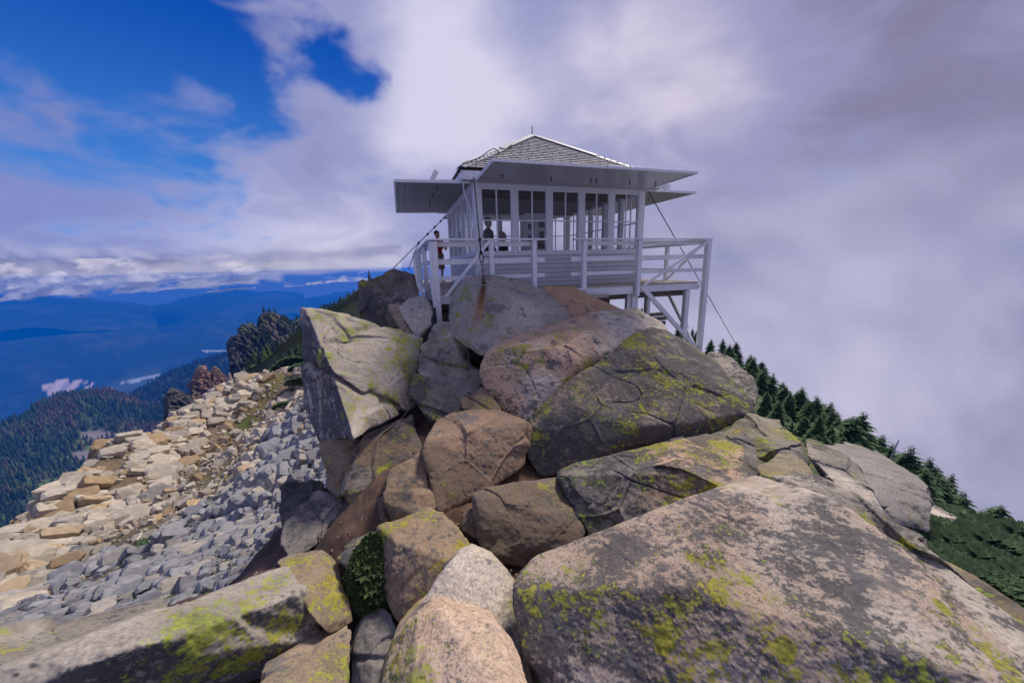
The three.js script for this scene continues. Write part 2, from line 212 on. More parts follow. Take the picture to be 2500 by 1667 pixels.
{
  // slabs of the jointed outcrops lie with one strike; rubble between them lies anyhow
  const r = rng(12), all = [], q = new THREE.Quaternion(), e = new THREE.Euler();
  for (let i = 0; i < 46000; i++) {
    const a = (-56 + 51 * r()) * Math.PI / 180, d = 8 * Math.pow(98 / 8, Math.pow(r(), 0.85)), x = EYE.x + Math.sin(a) * d, z = EYE.z - Math.cos(a) * d, y = ground(x, z); if (!inView(x, y, z, 1.06)) continue;
    const g = gully(x, z) + 3 * noise(x * 0.2, 0, z * 0.2), out = smooth(1.5, 5, g), D = Math.hypot(d, y - 0.5), patch = noise(x * 0.16, 6, z * 0.16);
    if (r() > mix(0.18 + 0.25 * patch, 0.46 + 0.6 * patch, out)) continue;
    const slab = r() < out * 0.85, px = slab ? 6 + 36 * Math.pow(r(), 3.6) : 5 + 15 * Math.pow(r(), 4), s = Math.min(px * D / 853 * (0.8 + 0.5 * (patch + 0.4)), 2.0) * (d < 26 ? mix(0.55 + 0.5 * r() * r(), 1, (d - 8) / 18) : 1), c = coolAt(x, z) > 0.35 + 0.3 * r() ? 1 : 0;
    all.push({ x, y: y + s * (slab ? -0.06 : 0.1), z, s, c, slab, px: s / D, rot: slab ? [0.4 * (r() - 0.5) + 0.42, 0.35 + 0.5 * (r() - 0.5) + 0.8 * patch, 0.4 * (r() - 0.5) - 0.5] : [r() * 0.9, r() * 6.3, r() * 0.9], k: Math.floor(r() * 9), t: [0.9 + 0.9 * r(), 0.7 + 0.6 * r()] });
  }
  all.sort((a, b) => b.px - a.px);
  const proto = new Map(), NB = 280;
  all.slice(0, NB).forEach((b, i) => {
    const key = b.k + '_' + (b.c ? 2 - (i % 2) : [0, 0, 1, 3][i % 4]); let m;
    if (!proto.has(key)) { m = mesh('talus_block', CHUNKS[b.k], STONE[+key[2]], scene); proto.set(key, m); } else { m = proto.get(key).clone(); m.name = numbered('talus_block'); scene.add(m); }
    tag(m, b.c ? 'blue grey slab among the jointed slabs of the broken slope' : 'buff slab among the jointed slabs of the broken slope', 'rock', b.c ? 'blue grey slabs of the broken slope' : 'buff slabs of the broken slope');
    m.position.set(b.x, b.y, b.z); m.scale.set(b.s, b.s * b.t[0], b.s * b.t[1]); m.rotation.set(...b.rot);
  });
  const M = new THREE.Matrix4(), rest = all.slice(NB), per = CHUNKS.map(() => []); rest.forEach((s) => per[s.k].push(s));
  const rubble = new THREE.Group(); rubble.name = 'rubble'; tag(rubble, 'rubble of small pale and grey stones strewn over the slope', 'rubble', null, 'stuff'); scene.add(rubble);
  const WHITE = new THREE.MeshStandardMaterial({ color: 0xffffff, roughness: 0.95, vertexColors: true }); WHITE.name = 'rubble_stone';
  CHUNKS.forEach((g, k) => { const im = new THREE.InstancedMesh(g, WHITE, per[k].length); im.name = 'stones'; im.castShadow = im.receiveShadow = true; im.userData.kind = 'stuff'; per[k].forEach((b, i) => { q.setFromEuler(e.set(...b.rot)); M.compose(V3(b.x, b.y, b.z), q, V3(b.s, b.s * b.t[0], b.s * b.t[1])); im.setMatrixAt(i, M); const w = 0.65 + 0.55 * r(), c = b.c ? (r() < 0.2 ? [0.34, 0.32, 0.30] : [0.26, 0.265, 0.29]) : r() < 0.2 ? [0.40, 0.29, 0.17] : [0.46, 0.41, 0.335]; im.setColorAt(i, rgb(c[0] * w * 0.84, c[1] * w * 0.84, c[2] * w * 0.84)); }); rubble.add(im); });
  console.log('slope stones', all.length);
}
// ---------------------------------------------------------------- far land: forested hills, crags, valley, mountains, cloud bank
const PEAKS = [];
const forest = (x, y, z, f, dark = 1) => { const a = fbm(x * f, 0, z * f, 4), b = noise(x * f * 9, y * f * 9, z * f * 9), w = dark * (1 + 0.4 * b); return mix3([0.028 * w, 0.052 * w, 0.020 * w], [0.09 * w, 0.095 * w, 0.034 * w], smooth(0.0, 0.6, a + 0.3 * b)); };
const drop = (l, f, dy) => P3(l).map((p) => FWD(p, f, dy));
// near wooded hill with a grey scree chute and a green clearing
const hillTop = [[-120, 1090, 1050], [0, 1045, 1150], [90, 1003, 1250], [190, 972, 1330], [280, 966, 1360], [335, 985, 1330], [400, 1030, 1150]];
const hillF = field([...P3(hillTop), ...drop(hillTop, 1.3, -330), ...P3([[-120, 1250, 760], [0, 1200, 820], [200, 1190, 860], [330, 1110, 950], [100, 1330, 600], [0, 1420, 500], [300, 1260, 700], [400, 1110, 880], [470, 1090, 800], [220, 1080, 1050], [-120, 1460, 480]])], 40);
const chute = P3([[228, 1065, 1080], [215, 1095, 990], [185, 1125, 900], [165, 1150, 850]]), clear = P3([[200, 1150, 850], [175, 1200, 780], [150, 1230, 740], [120, 1180, 830], [225, 1085, 1020], [80, 1160, 880]]);
const near = (l, x, z) => { let d = 1e9; for (const p of l) d = Math.min(d, Math.hypot(x - p.x, z - p.z)); return d; };
const isChute = (x, z) => smooth(30, 14, near(chute, x, z) + 16 * noise(x * 0.02, 0, z * 0.02)), isClear = (x, z) => smooth(60, 15, near(clear, x, z) + 45 * noise(x * 0.018, 4, z * 0.018));
sheet('wooded_hill', -44, -20, 420, 1800, 240, 170, (x, z) => hillF(x, z) + 14 * fbm(x * 0.008, 0, z * 0.008, 4), (x, y, z) => { let q = forest(x, y, z, 0.006); q = mix3(q, [0.09, 0.15, 0.025], isClear(x, z) * clamp(0.6 + 0.7 * noise(x * 0.05, 0, z * 0.05))); return mix3(q, [0.17, 0.145, 0.155], isChute(x, z)); });
const spurTop = [[270, 1000, 1700], [330, 975, 1900], [400, 942, 2050], [480, 910, 2200], [560, 884, 2350], [640, 866, 2450], [720, 850, 2500]];
const spurF = field([...P3(spurTop), ...drop(spurTop, 1.25, -350), ...P3([[300, 1060, 1400], [450, 1000, 1500], [560, 960, 1650], [650, 940, 1700], [400, 1060, 1250], [560, 1010, 1300]])], 60);
sheet('wooded_spur', -34, -10, 1100, 3200, 200, 110, (x, z) => spurF(x, z) + 16 * fbm(x * 0.006, 3, z * 0.006, 4), (x, y, z) => forest(x, y, z, 0.004, 0.9));
const knollTop = [[735, 800, 480], [780, 757, 500], [800, 747, 510], [835, 738, 520], [870, 722, 530], [900, 700, 540]];
const knollF = field([...P3(knollTop), ...drop(knollTop, 1.3, -110), ...P3([[720, 850, 420], [780, 850, 400], [880, 830, 420], [735, 920, 300]])], 20);
sheet('wooded_knoll', -20, -2, 260, 720, 140, 90, (x, z) => knollF(x, z) + 6 * fbm(x * 0.02, 0, z * 0.02, 3), (x, y, z) => forest(x, y, z, 0.012));
// bench behind the slope, carrying the dark crag: bushes and grass
const benchF = field([...P3([[660, 915, 150], [740, 890, 160], [600, 1010, 160], [740, 850, 230], [700, 850, 240], [640, 965, 230], [735, 830, 330], [660, 900, 330], [850, 860, 200], [560, 1060, 200]]), ...drop([[740, 800, 350], [660, 830, 350]], 1.4, -90)], 12);
sheet('bushy_bench', -21, -3, 108, 470, 150, 110, (x, z) => benchF(x, z) + 3 * fbm(x * 0.04, 0, z * 0.04, 4), (x, y, z) => { const a = fbm(x * 0.03, 0, z * 0.03, 3), p = at(705, 868, 235); let q = mix3([0.035, 0.06, 0.02], [0.10, 0.13, 0.03], smooth(-0.1, 0.4, a)); return mix3(q, [0.42, 0.33, 0.28], smooth(22, 10, Math.hypot((x - p.x) * 1.5, (z - p.z) * 0.5) + 6 * noise(x * 0.2, 0, z * 0.2))); });
// valley and the mountains beyond
const FL = -1150, floorPts = [[-150, 1100], [0, 1000], [200, 960], [420, 925], [600, 880], [800, 830], [950, 800], [0, 900], [200, 880], [420, 850], [620, 810], [850, 770]].map(([x, y]) => atY(x, y, FL));
const wall = [[-200, 755, 8400], [0, 746, 8400], [100, 735, 8500], [200, 741, 8500], [285, 745, 8600], [369, 748, 8500], [420, 760, 8000], [500, 790, 7200]], wallMid = [[-150, 840, 6600], [0, 830, 6700], [150, 822, 6800], [300, 815, 6900], [420, 812, 6800]];
const valleyF = field([...floorPts, ...P3(wall), ...P3(wallMid), ...drop(wall.slice(0, 6), 1.15, -500)], 200);
const gravel = atY(165, 958, FL), gravel2 = atY(215, 962, FL), bar = atY(350, 932, FL), bar2 = atY(545, 878, FL), bar3 = atY(300, 990, FL);
sheet('valley', -46, -2, 2400, 10200, 260, 190, (x, z) => Math.max(valleyF(x, z), FL - 20) + 45 * fbm(x * 0.0009, 0, z * 0.0009, 5), (x, y, z) => {
  let q = forest(x, y, z, 0.0012, 0.6); const n = noise(x * 0.006, 0, z * 0.006), n2 = noise(x * 0.02, 0, z * 0.004);
  q = mix3(q, [0.10, 0.12, 0.05], smooth(0.25, 0.5, fbm(x * 0.0016, 8, z * 0.0016, 3) + 0.2 * n) * smooth(FL + 160, FL + 40, y) * 0.7);
  const e = (p, a, b) => { const vx = p.x - EYE.x, vz = p.z - EYE.z, l = Math.hypot(vx, vz), u = ((x - p.x) * vx + (z - p.z) * vz) / l, v = ((x - p.x) * vz - (z - p.z) * vx) / l; return Math.hypot(v / a, u / b) + 0.45 * n + 0.3 * n2; };
  if (e(gravel, 190, 110) + 0.3 * n2 < 0.85) q = mix3([0.9, 0.66, 0.6], [0.5, 0.42, 0.4], smooth(-0.2, 0.4, n2)); if (e(gravel2, 330, 130) < 0.7) q = mix3(q, [0.85, 0.85, 0.9], smooth(-0.2, 0.2, n2)); if (e(bar, 260, 60) < 0.6) q = [0.6, 0.62, 0.65]; if (e(bar2, 300, 90) < 0.55) q = [0.55, 0.6, 0.62]; if (e(bar3, 120, 70) < 0.7) q = [0.7, 0.72, 0.78]; return q;
});
function range(name, top, d, foot, col) { const f = field([...top.map(([x, y, k]) => at(x, y, k || d)), ...top.filter((_, i) => i % 2 === 0).map(([x, y, k]) => FWD(at(x, y, k || d), 0.72, foot)), ...top.filter((_, i) => i % 2 === 0).map(([x, y, k]) => FWD(at(x, y, k || d), 1.12, foot))], 150); const az = top.map(([x, y]) => { const r = sight(x, y); return Math.atan2(r.x, -r.z) * 180 / Math.PI; }); sheet(name, Math.min(...az) - 1, Math.max(...az) + 1, d * 0.74, d * 1.1, 180, 90, (x, z) => f(x, z) + 70 * fbm(x * 0.0011 + d, 0, z * 0.0011, 5), (x, y, z) => forest(x, y, z, 0.0012, col)); }
range('mountain_range', [[330, 790], [364, 752], [420, 741], [470, 732], [514, 724], [580, 716], [601, 720], [640, 733], [700, 752], [760, 775], [820, 800]], 9300, -420, 0.6);
range('mountain_range', [[560, 760], [640, 748], [700, 738], [770, 725], [830, 716], [900, 706], [980, 705]], 10800, -500, 0.7);
range('mountain_range', [[-60, 735], [40, 722], [98, 716], [120, 722], [170, 728], [200, 716], [229, 729], [280, 738], [340, 745]], 9500, -300, 0.6);
range('mountain_range', [[450, 730], [520, 712], [560, 700], [620, 712], [720, 716]], 11200, -300, 0.7);
// forests: small conifers in great number
const FIR = (() => { const r = rng(3), pos = [], col = []; for (let l = 0; l < 5; l++) { const y0 = 0.10 + l * 0.17, R = 0.17 * (1 - l * 0.17), y1 = y0 + 0.30 - l * 0.014, n = 7; for (let i = 0; i < n; i++) { const a = i / n * 6.283 + l, b = a + 0.75, ra = R * (0.75 + 0.5 * r()), rb = R * (0.7 + 0.4 * r()); pos.push(0, y1, 0, Math.cos(a) * ra, y0 - 0.03 * r(), Math.sin(a) * ra, Math.cos(b) * rb, y0 + 0.05 * r(), Math.sin(b) * rb); } } return geom(pos); })();
const NEEDLE = new THREE.MeshStandardMaterial({ color: 0xffffff, roughness: 1, side: THREE.DoubleSide }); NEEDLE.name = 'far_foliage';
function wood(name, label, n, place, seed, h0, h1, tint) {
  const r = rng(seed), m = [], M = new THREE.Matrix4(), Q = new THREE.Quaternion(), out = []; let tries = 0;
  while (m.length < n && tries++ < n * 6) { const p = place(r); if (!p || !inView(p.x, p.y, p.z, 1.03)) continue; m.push(p); }
  const im = new THREE.InstancedMesh(FIR, NEEDLE, m.length); im.name = name; im.castShadow = im.receiveShadow = true; tag(im, label, 'forest', null, 'stuff'); scene.add(im);
  m.forEach((p, i) => { const h = h0 + (h1 - h0) * r() * r(), w = h * (0.9 + 0.5 * r()); Q.setFromAxisAngle(V3(0, 1, 0), r() * 6.28); M.compose(V3(p.x, p.y - 0.05 * h, p.z), Q, V3(w, h, w)); im.setMatrixAt(i, M); const t = tint(p, r), k = 0.65 + 0.7 * r(); im.setColorAt(i, rgb(t[0] * k, t[1] * k, t[2] * k)); });
  return m.length;
}
const polar = (a0, a1, r0, r1, f) => (r) => { const a = (a0 + (a1 - a0) * r()) * Math.PI / 180, d = Math.sqrt(mix(r0 * r0, r1 * r1, r())), x = EYE.x + Math.sin(a) * d, z = EYE.z - Math.cos(a) * d, y = f(x, z); return y === null ? null : V3(x, y, z); };
const fnA = (x, z) => { const k = Math.max(isChute(x, z), isClear(x, z) * 0.55); return noise(x * 0.9, 1, z * 0.9) * 0.5 + 0.5 < k ? null : hillF(x, z) + 14 * fbm(x * 0.008, 0, z * 0.008, 4); };
wood('hill_forest', 'mixed conifer forest covering the near wooded hill', 15000, polar(-44, -20, 450, 1500, fnA), 21, 9, 22, (p, r) => { const a = fbm(p.x * 0.006, 0, p.z * 0.006, 3); return a + 0.5 * r() > 0.42 ? [0.12, 0.085, 0.045] : a + 0.4 * r() > 0.1 ? [0.065, 0.10, 0.028] : [0.032, 0.06, 0.024]; });
wood('spur_forest', 'dark conifer forest on the spur behind the red towers', 9000, polar(-34, -12, 1200, 2550, (x, z) => spurF(x, z) + 16 * fbm(x * 0.006, 3, z * 0.006, 4)), 22, 18, 36, (p, r) => r() < 0.3 ? [0.06, 0.06, 0.035] : [0.026, 0.042, 0.022]);
wood('knoll_forest', 'dark conifers crowning the knoll behind the pointed slab', 2200, polar(-19, -3, 300, 640, (x, z) => knollF(x, z) + 6 * fbm(x * 0.02, 0, z * 0.02, 3)), 23, 4, 9, (p, r) => r() < 0.25 ? [0.10, 0.095, 0.03] : [0.028, 0.05, 0.02]);
wood('bench_shrubs', 'green bushes and small firs on the bench below the dark crag', 3200, polar(-21, -4, 112, 430, (x, z) => { const a = fbm(x * 0.03, 0, z * 0.03, 3), p = at(705, 868, 235); return a < -0.3 || Math.hypot(x - p.x, z - p.z) < 14 ? null : benchF(x, z) + 3 * fbm(x * 0.04, 0, z * 0.04, 4); }), 24, 1.2, 6, (p, r) => r() < 0.4 ? [0.10, 0.14, 0.03] : [0.035, 0.065, 0.02]);
// crags
function crag(label, pts, o) {
  const P = P3(pts), m = V3(0, 0, 0); P.forEach((p) => m.add(p)); m.divideScalar(P.length); const h = m.clone().sub(EYE).setY(0).normalize();
  const { planes, c, vs } = hullPlanes([...P, ...P.map((p) => p.clone().lerp(m, 0.1).addScaledVector(h, o.back))]), k = 20, size = Math.max(...vs.map((v) => v.distanceTo(c)));
  const f = (d) => { let s = 0; for (const p of planes) { const q = (p.n.x * d[0] + p.n.y * d[1] + p.n.z * d[2]) / p.d; if (q > 0) s += Math.pow(q, k); } let r = 1.03 * Math.pow(s, -1 / k); const x = c.x + d[0] * r, y = c.y + d[1] * r, z = c.z + d[2] * r, F = 14 / size;
    cells(x * F * 1.1, y * F * 0.16, z * F * 1.1, C1); r += size * (0.07 * fbm(x * F * 0.4, y * F * 0.12, z * F * 0.4, 4) + 0.08 * (C1.id - 0.5) - 0.05 * (1 - smooth(0, 0.2, C1.f2 - C1.f1)) + 0.02 * noise(x * F * 2, y * F, z * F * 2)); return [c.x + d[0] * r, c.y + d[1] * r, c.z + d[2] * r]; };
  const dirs = []; for (let i = 0; i < ICO.p.length; i += 3) dirs.push([ICO.p[i], ICO.p[i + 1], ICO.p[i + 2]]);
  const R = refine(dirs, Array.from(ICO.i), f, 0.0045, 40000), flat = new Float32Array(R.pos.length * 3); R.pos.forEach((p, i) => flat.set(p, i * 3));
  const g = geom(flat, R.tris), N = g.attributes.normal.array, col = new Float32Array(flat.length);
  for (let i = 0; i < flat.length; i += 3) { const x = flat[i], y = flat[i + 1], z = flat[i + 2], F = 14 / size, a = fbm(x * F, y * F * 0.35, z * F, 3), b = noise(x * F * 4, y * F * 2, z * F * 4), w = 1 + 0.35 * b; let q = mix3([o.a[0] * w, o.a[1] * w, o.a[2] * w], [o.b[0] * w, o.b[1] * w, o.b[2] * w], smooth(-0.2, 0.4, a)); q = mix3(q, [0.05, 0.07, 0.02], smooth(0.1, 0.4, N[i + 1] - 0.45 + 0.4 * a + 0.3 * b) * (o.green ?? 0.8)); col.set(q.map((v) => Math.max(v, 0.003)), i); }
  g.setAttribute('color', new THREE.BufferAttribute(col, 3)); g.translate(-c.x, -c.y, -c.z); VERTS += R.pos.length; const b = mesh('crag', g, ROCK, scene); b.position.copy(c); tag(b, label, 'crag'); PEAKS.push({ c, f, size }); return b;
}
// ---------------------------------------------------------------- boulders
// A boulder is the rounded solid cut out by the planes of its hull, broken up by noise, ledges and cracks; its lichens are coloured per vertex.
const PL = {};
const LICHEN = [0.33, 0.36, 0.03], CRUST = [0.040, 0.042, 0.050];
function lichened(x, y, z, nx, ny, nz, s, far) {
  // s: a, b stone colours; dark, yel, brown, olive shares; dn/yn: directions that gather crust, lichen or painted shade; bias: where crust is thicker
  const L = fbm(x * 0.9 + s.o, y * 0.9, z * 0.9, 3), h = noise(x * 4.1 + 7, y * 4.1, z * 4.1 + s.o), q = noise(x * 11 + s.o, y * 11, z * 11), t = noise(x * 29, y * 29 + s.o, z * 29), g = far < 7 ? noise(x * 74, y * 74, z * 74) : 0, g2 = far < 3 ? noise(x * 170, y * 170, z * 170) : 0;
  let c = mix3(s.a, s.b, smooth(-0.4, 0.45, L + 0.4 * h + 0.25 * q));
  const v = 1 + 0.14 * h + 0.18 * q + 0.30 * t + 0.46 * g + 0.46 * g2; c = [c[0] * v, c[1] * v, c[2] * v];
  if (s.brown) { const m = smooth(-0.1, 0.5, s.brown - 0.5 + 0.5 * L + 0.35 * h + 0.2 * t); c = mix3(c, [0.155, 0.105, 0.068], m * 0.8); }
  const side = s.dn ? nx * s.dn[0] + ny * s.dn[1] + nz * s.dn[2] : 0, bias = s.bias ? s.bias(x, y, z) : 0;
  const m1 = fbm(x * 2.9 + 31 + s.o, y * 2.9, z * 2.9, 2) * 0.46 + h * 0.14 + q * 0.40 + t * 0.46 + g * 0.42 + g2 * 0.30 + (s.dark ?? 0.4) - 0.58 + side + bias;
  const dm = smooth(-0.08, 0.10, m1);
  if (dm > 0) { const w = (1 + 0.5 * h + 0.45 * t + 0.55 * g + 0.3 * g2) * (1.5 - 0.5 * L); c = mix3(c, [CRUST[0] * w, CRUST[1] * w, CRUST[2] * w], dm * (s.dmax ?? 0.88)); }
  const gk = fbm(x * 2.6 - 11, y * 2.6 + s.o, z * 2.6 + 3, 2) + 0.5 * q + 0.35 * t - 0.60 + (s.pale || 0);   // grey rosettes
  if (gk > 0) { const w = 1 + 0.3 * g; c = mix3(c, [0.155 * w, 0.155 * w, 0.17 * w], smooth(0, 0.14, gk) * 0.75); }
  // yellow green lichen: round colonies of two sizes with eaten edges, gathered where it is damp, over an olive film
  const m0 = fbm(x * 2.0 + 90, y * 2.0 + s.o, z * 2.0, 2) * 0.60 + noise(x * 8.3, y * 8.3 + 50, z * 8.3 + s.o) * 0.30 + (s.yel ?? 0.35) - 0.70 + (s.yn ? nx * s.yn[0] + ny * s.yn[1] + nz * s.yn[2] : 0), edge = 0.22 * q + 0.30 * t + 0.34 * g + 0.2 * g2;
  const ol = smooth(-0.30, 0.25, m0 + 0.35 * t + 0.25 * g) * (s.olive ?? 0.35) * 0.8; if (ol > 0) { const w = 1 + 0.4 * t + 0.5 * g; c = mix3(c, [0.115 * w, 0.110 * w, 0.040 * w], ol * 0.85); }
  let ym = smooth(0.10, 0.20, m0 + edge * 1.1 + 0.3 * noise(x * 20 + 9, y * 20, z * 20)) * 0.85;
  if (m0 > -0.55) {
    cells(x * 6.5 + 0.3 * q, y * 6.5 + s.o, z * 6.5 - 0.3 * q, PL); let R = PL.id > 0.72 ? (0.14 + 0.30 * (PL.a * 0.5 + 0.5)) * smooth(-0.5, 0.1, m0) : 0; ym = Math.max(ym, smooth(0.0, 0.10, R - PL.f1 + edge * 0.16) * (R > 0));
    cells(x * 17 + s.o, y * 17, z * 17, PL); R = PL.id > 0.74 ? (0.16 + 0.30 * (PL.a * 0.5 + 0.5)) * smooth(-0.45, 0.15, m0) : 0; ym = Math.max(ym, smooth(0.0, 0.14, R - PL.f1 + edge * 0.2) * (R > 0));
  }
  if (ym > 0) { const w = 0.85 + 0.3 * q + 0.35 * t + 0.5 * g + 0.3 * g2; c = mix3(c, [LICHEN[0] * w * (1 - 0.3 * L + 0.2 * h), LICHEN[1] * w, LICHEN[2] * w], ym * 0.92); }
  c[0] *= 0.76; c[1] *= 0.72; c[2] *= 0.655;
  if (s.stain) s.stain(c, x, y, z, nx, ny, nz, q, t);
  return c;
}
// pts: corners in view as [sight x, sight y, distance]; o.back: how far the stone goes on behind them
function boulder(label, pts, o) {
  const P = pts.map((p) => (p.isVector3 ? p : at(...p))), back = o.back ?? 0.7, m = new THREE.Vector3(); P.forEach((p) => m.add(p)); m.divideScalar(P.length);
  const h = m.clone().sub(EYE).setY(0).normalize(), push = h.multiplyScalar(back * 0.85).add(new THREE.Vector3(0, -back * (o.drop ?? 0.5), 0));
  const Q = P.map((p) => p.clone().lerp(m, o.taper ?? 0.22).add(push));
  const { planes, c, vs } = hullPlanes([...P, ...Q]);
  { const r = rng(Math.round((o.seed ?? 1) * 13)); for (let i = 0; i < (o.chips ?? 9); i++) { const n = vec(r() * 2 - 1, r() * 1.6 - 0.6, r() * 2 - 1), d = Math.max(...vs.map((v) => n.dot(v) - n.dot(c))); planes.push({ n, d: d * (0.90 + 0.08 * r()) }); } }
  const k = (o.k ?? 16) * 3.4, np = planes.length, A = new Float64Array(np * 3);
  planes.forEach((p, i) => { A[i * 3] = p.n.x / p.d; A[i * 3 + 1] = p.n.y / p.d; A[i * 3 + 2] = p.n.z / p.d; });
  const seed = o.seed ?? (label.length * 7.31 + pts.length * 3.7) % 50, n1 = o.rough ?? 1, grow = (o.grow ?? 1.03) + 0.014, size = Math.max(...vs.map((v) => v.distanceTo(c)));
  const nf = 1.6 / Math.pow(size, 0.5);
  const f = (d) => {
    let s = 0; for (let i = 0; i < np; i++) { const q = A[i * 3] * d[0] + A[i * 3 + 1] * d[1] + A[i * 3 + 2] * d[2]; if (q > 0) s += Math.pow(q, k); }
    let r = grow * Math.pow(s, -1 / k); const x = c.x + d[0] * r, y = c.y + d[1] * r, z = c.z + d[2] * r;
    let e = fbm(x * nf + seed, y * nf, z * nf, 3) * 0.030 * size * n1 * (o.wave ?? 1);
    e += fbm(x * 5 + seed, y * 5, z * 5, 3) * 0.012 * n1;
    const wv = 0.25 * noise(x * 1.3, y * 1.3 + seed, z * 1.3);
    cells(x * 1.25 + wv, y * 1.25 + seed, z * 1.25 - wv, PL); e += 0.105 * n1 * (o.plates ?? 1) * (PL.a * PL.x + PL.b * PL.y + (PL.id - 0.5) * PL.z) * smooth(0, 0.05, PL.f2 - PL.f1);   // flat facets with worn joints between them
    cells(x * 3.4 + wv, y * 3.4, z * 3.4 + seed, PL); e += n1 * (o.plates ?? 1) * smooth(-0.15, 0.3, noise(x * 0.9 + seed, y * 0.9, z * 0.9)) * (0.030 * (PL.a * PL.x + PL.b * PL.y) + 0.022 * (PL.id - 0.5)) * smooth(0.0, 0.08, PL.f2 - PL.f1);
    const cr = Math.abs(noise(x * 1.7 - seed, y * 1.7, z * 1.7 + 40)); e -= 0.034 * n1 * (o.crack ?? 1) * (1 - smooth(0, 0.035, cr)) * smooth(0, 0.4, noise(x * 0.9, y * 0.9 + seed, z * 0.9));   // hairline joints
    const dd = size * 0 + Math.hypot(x - EYE.x, y - EYE.y, z - EYE.z);
    if (dd < 8) e += noise(x * 24, y * 24, z * 24) * 0.0065 * n1; if (dd < 4.5) e += noise(x * 60, y * 60, z * 60) * 0.0036; if (dd < 3) e += noise(x * 125, y * 125, z * 125) * 0.0017;
    for (const w of o.cuts || []) {                                     // {p, n, depth, w, step}: a crack, or a step beyond which the face lies back
      const q = (x - w.p.x) * w.n.x + (y - w.p.y) * w.n.y + (z - w.p.z) * w.n.z + 0.05 * (w.wob ?? 1) * fbm(x * 3, y * 3 + seed, z * 3, 3);
      e -= w.step ? w.depth * smooth(-w.w, w.w, q) : w.depth * Math.exp(-(q * q) / (w.w * w.w));
    }
    r += e; return [c.x + d[0] * r, c.y + d[1] * r, c.z + d[2] * r];
  };
  // start from a sphere stretched to the stone's own proportions
  const lo = new THREE.Vector3(1e9, 1e9, 1e9), hi = lo.clone().negate(); vs.forEach((v) => { lo.min(v); hi.max(v); }); const e = hi.sub(lo);
  const dirs = []; for (let i = 0; i < ICO.p.length; i += 3) { const x = ICO.p[i] * e.x, y = ICO.p[i + 1] * e.y, z = ICO.p[i + 2] * e.z, l = Math.hypot(x, y, z); dirs.push([x / l, y / l, z / l]); }
  const R = refine(dirs, Array.from(ICO.i), f, o.tol ?? 0.0040, 160000, c), flat = new Float32Array(R.pos.length * 3); R.pos.forEach((p, i) => flat.set(p, i * 3));
  const g = geom(flat, R.tris), N = g.attributes.normal.array, col = new Float32Array(flat.length), s = { o: seed, ...o.s };
  for (let i = 0; i < flat.length; i += 3) { const x = flat[i], y = flat[i + 1], z = flat[i + 2], q = lichened(x, y, z, N[i], N[i + 1], N[i + 2], s, Math.hypot(x - EYE.x, y - EYE.y, z - EYE.z)); col[i] = Math.max(q[0], 0.004); col[i + 1] = Math.max(q[1], 0.004); col[i + 2] = Math.max(q[2], 0.004); }
  g.setAttribute('color', new THREE.BufferAttribute(col, 3)); g.translate(-c.x, -c.y, -c.z); VERTS += R.pos.length;
  const b = mesh(o.name || 'boulder', g, ROCK, scene); b.position.copy(c); tag(b, label, o.cat || 'boulder', o.group); return b;
}
const GREY = [0.27, 0.255, 0.235], PALE = [0.60, 0.555, 0.50], PEACH = [0.64, 0.46, 0.335], TAN = [0.30, 0.225, 0.155], DUN = [0.19, 0.15, 0.11], SLATE = [0.13, 0.127, 0.13];
const UP = new THREE.Vector3(0, 1, 0);
const front = (k) => [-0.29 * k, 0, 0.95 * k], vec = (x, y, z) => new THREE.Vector3(x, y, z).normalize();
// upper left: the pointed slab and what stands round it
boulder('tall pointed slab on the left, dark side face and pale lichened upper face', [[733, 756, 6.1], [746, 757, 5.95], [880, 788, 6.2], [1032, 825, 5.8], [1010, 990, 4.9], [868, 1058, 4.0], [812, 905, 4.72], [735, 900, 6.0], [785, 1085, 4.85], [742, 985, 5.6]],
  { k: 40, grow: 1.0, back: 0.5, taper: 0.3, rough: 0.8, wave: 0.35, chips: 0, seed: 4, s: { a: PALE, b: [0.40, 0.37, 0.34], dark: 0.36, yel: 0.44, dn: [-0.75, -0.35, 0], yn: [0.30, 0.12, 0.0], olive: 0.3 },  // dn paints the shaded left face dark along with its crust
    cuts: [{ p: at(850, 940, 4.8), n: at(815, 905, 5.0).sub(at(1000, 1000, 4.9)).cross(at(850, 940, 4.8).sub(EYE)).normalize().multiplyScalar(-1), depth: 0.10, w: 0.045, wob: 2 }, { p: at(790, 960, 5.0), n: vec(0.75, 0.1, 0.6), depth: 0.07, w: 0.05 }] });
boulder('split pedestal rock under the pointed slab, pale left ridge and dark right face', [[785, 1082, 4.55], [868, 1060, 4.28], [1000, 1018, 4.6], [1028, 1108, 4.0], [965, 1098, 3.95], [930, 1150, 3.8], [915, 1248, 3.5], [862, 1232, 3.55], [800, 1190, 4.1]],
  { k: 30, back: 0.7, seed: 9, s: { a: TAN, b: GREY, dark: 0.45, yel: 0.39, dn: [0.35, 0, 0], brown: 0.3 }, cuts: [{ p: at(845, 1140, 4), n: vec(0.9, 0.05, 0.3), depth: 0.08, w: 0.05 }] });
boulder('narrow grey rock wedged beside the pointed slab, dark broken foot', [[1064, 786, 6.2], [1104, 788, 6.2], [1140, 850, 5.7], [1174, 938, 4.95], [1124, 976, 4.7], [1052, 968, 4.75], [1018, 905, 5.1], [1034, 830, 5.9]],
  { k: 22, back: 0.55, seed: 13, s: { a: PALE, b: GREY, dark: 0.30, yel: 0.47 }, rough: 1.6 });
boulder('dark angular block at the foot of the narrow grey rock', [[1008, 905, 5.05], [1052, 968, 4.7], [1124, 974, 4.62], [1118, 1012, 4.45], [1048, 1032, 4.35], [1004, 965, 4.7]], { k: 24, back: 0.4, seed: 17, s: { a: SLATE, b: GREY, dark: 0.66, yel: 0.47 } });
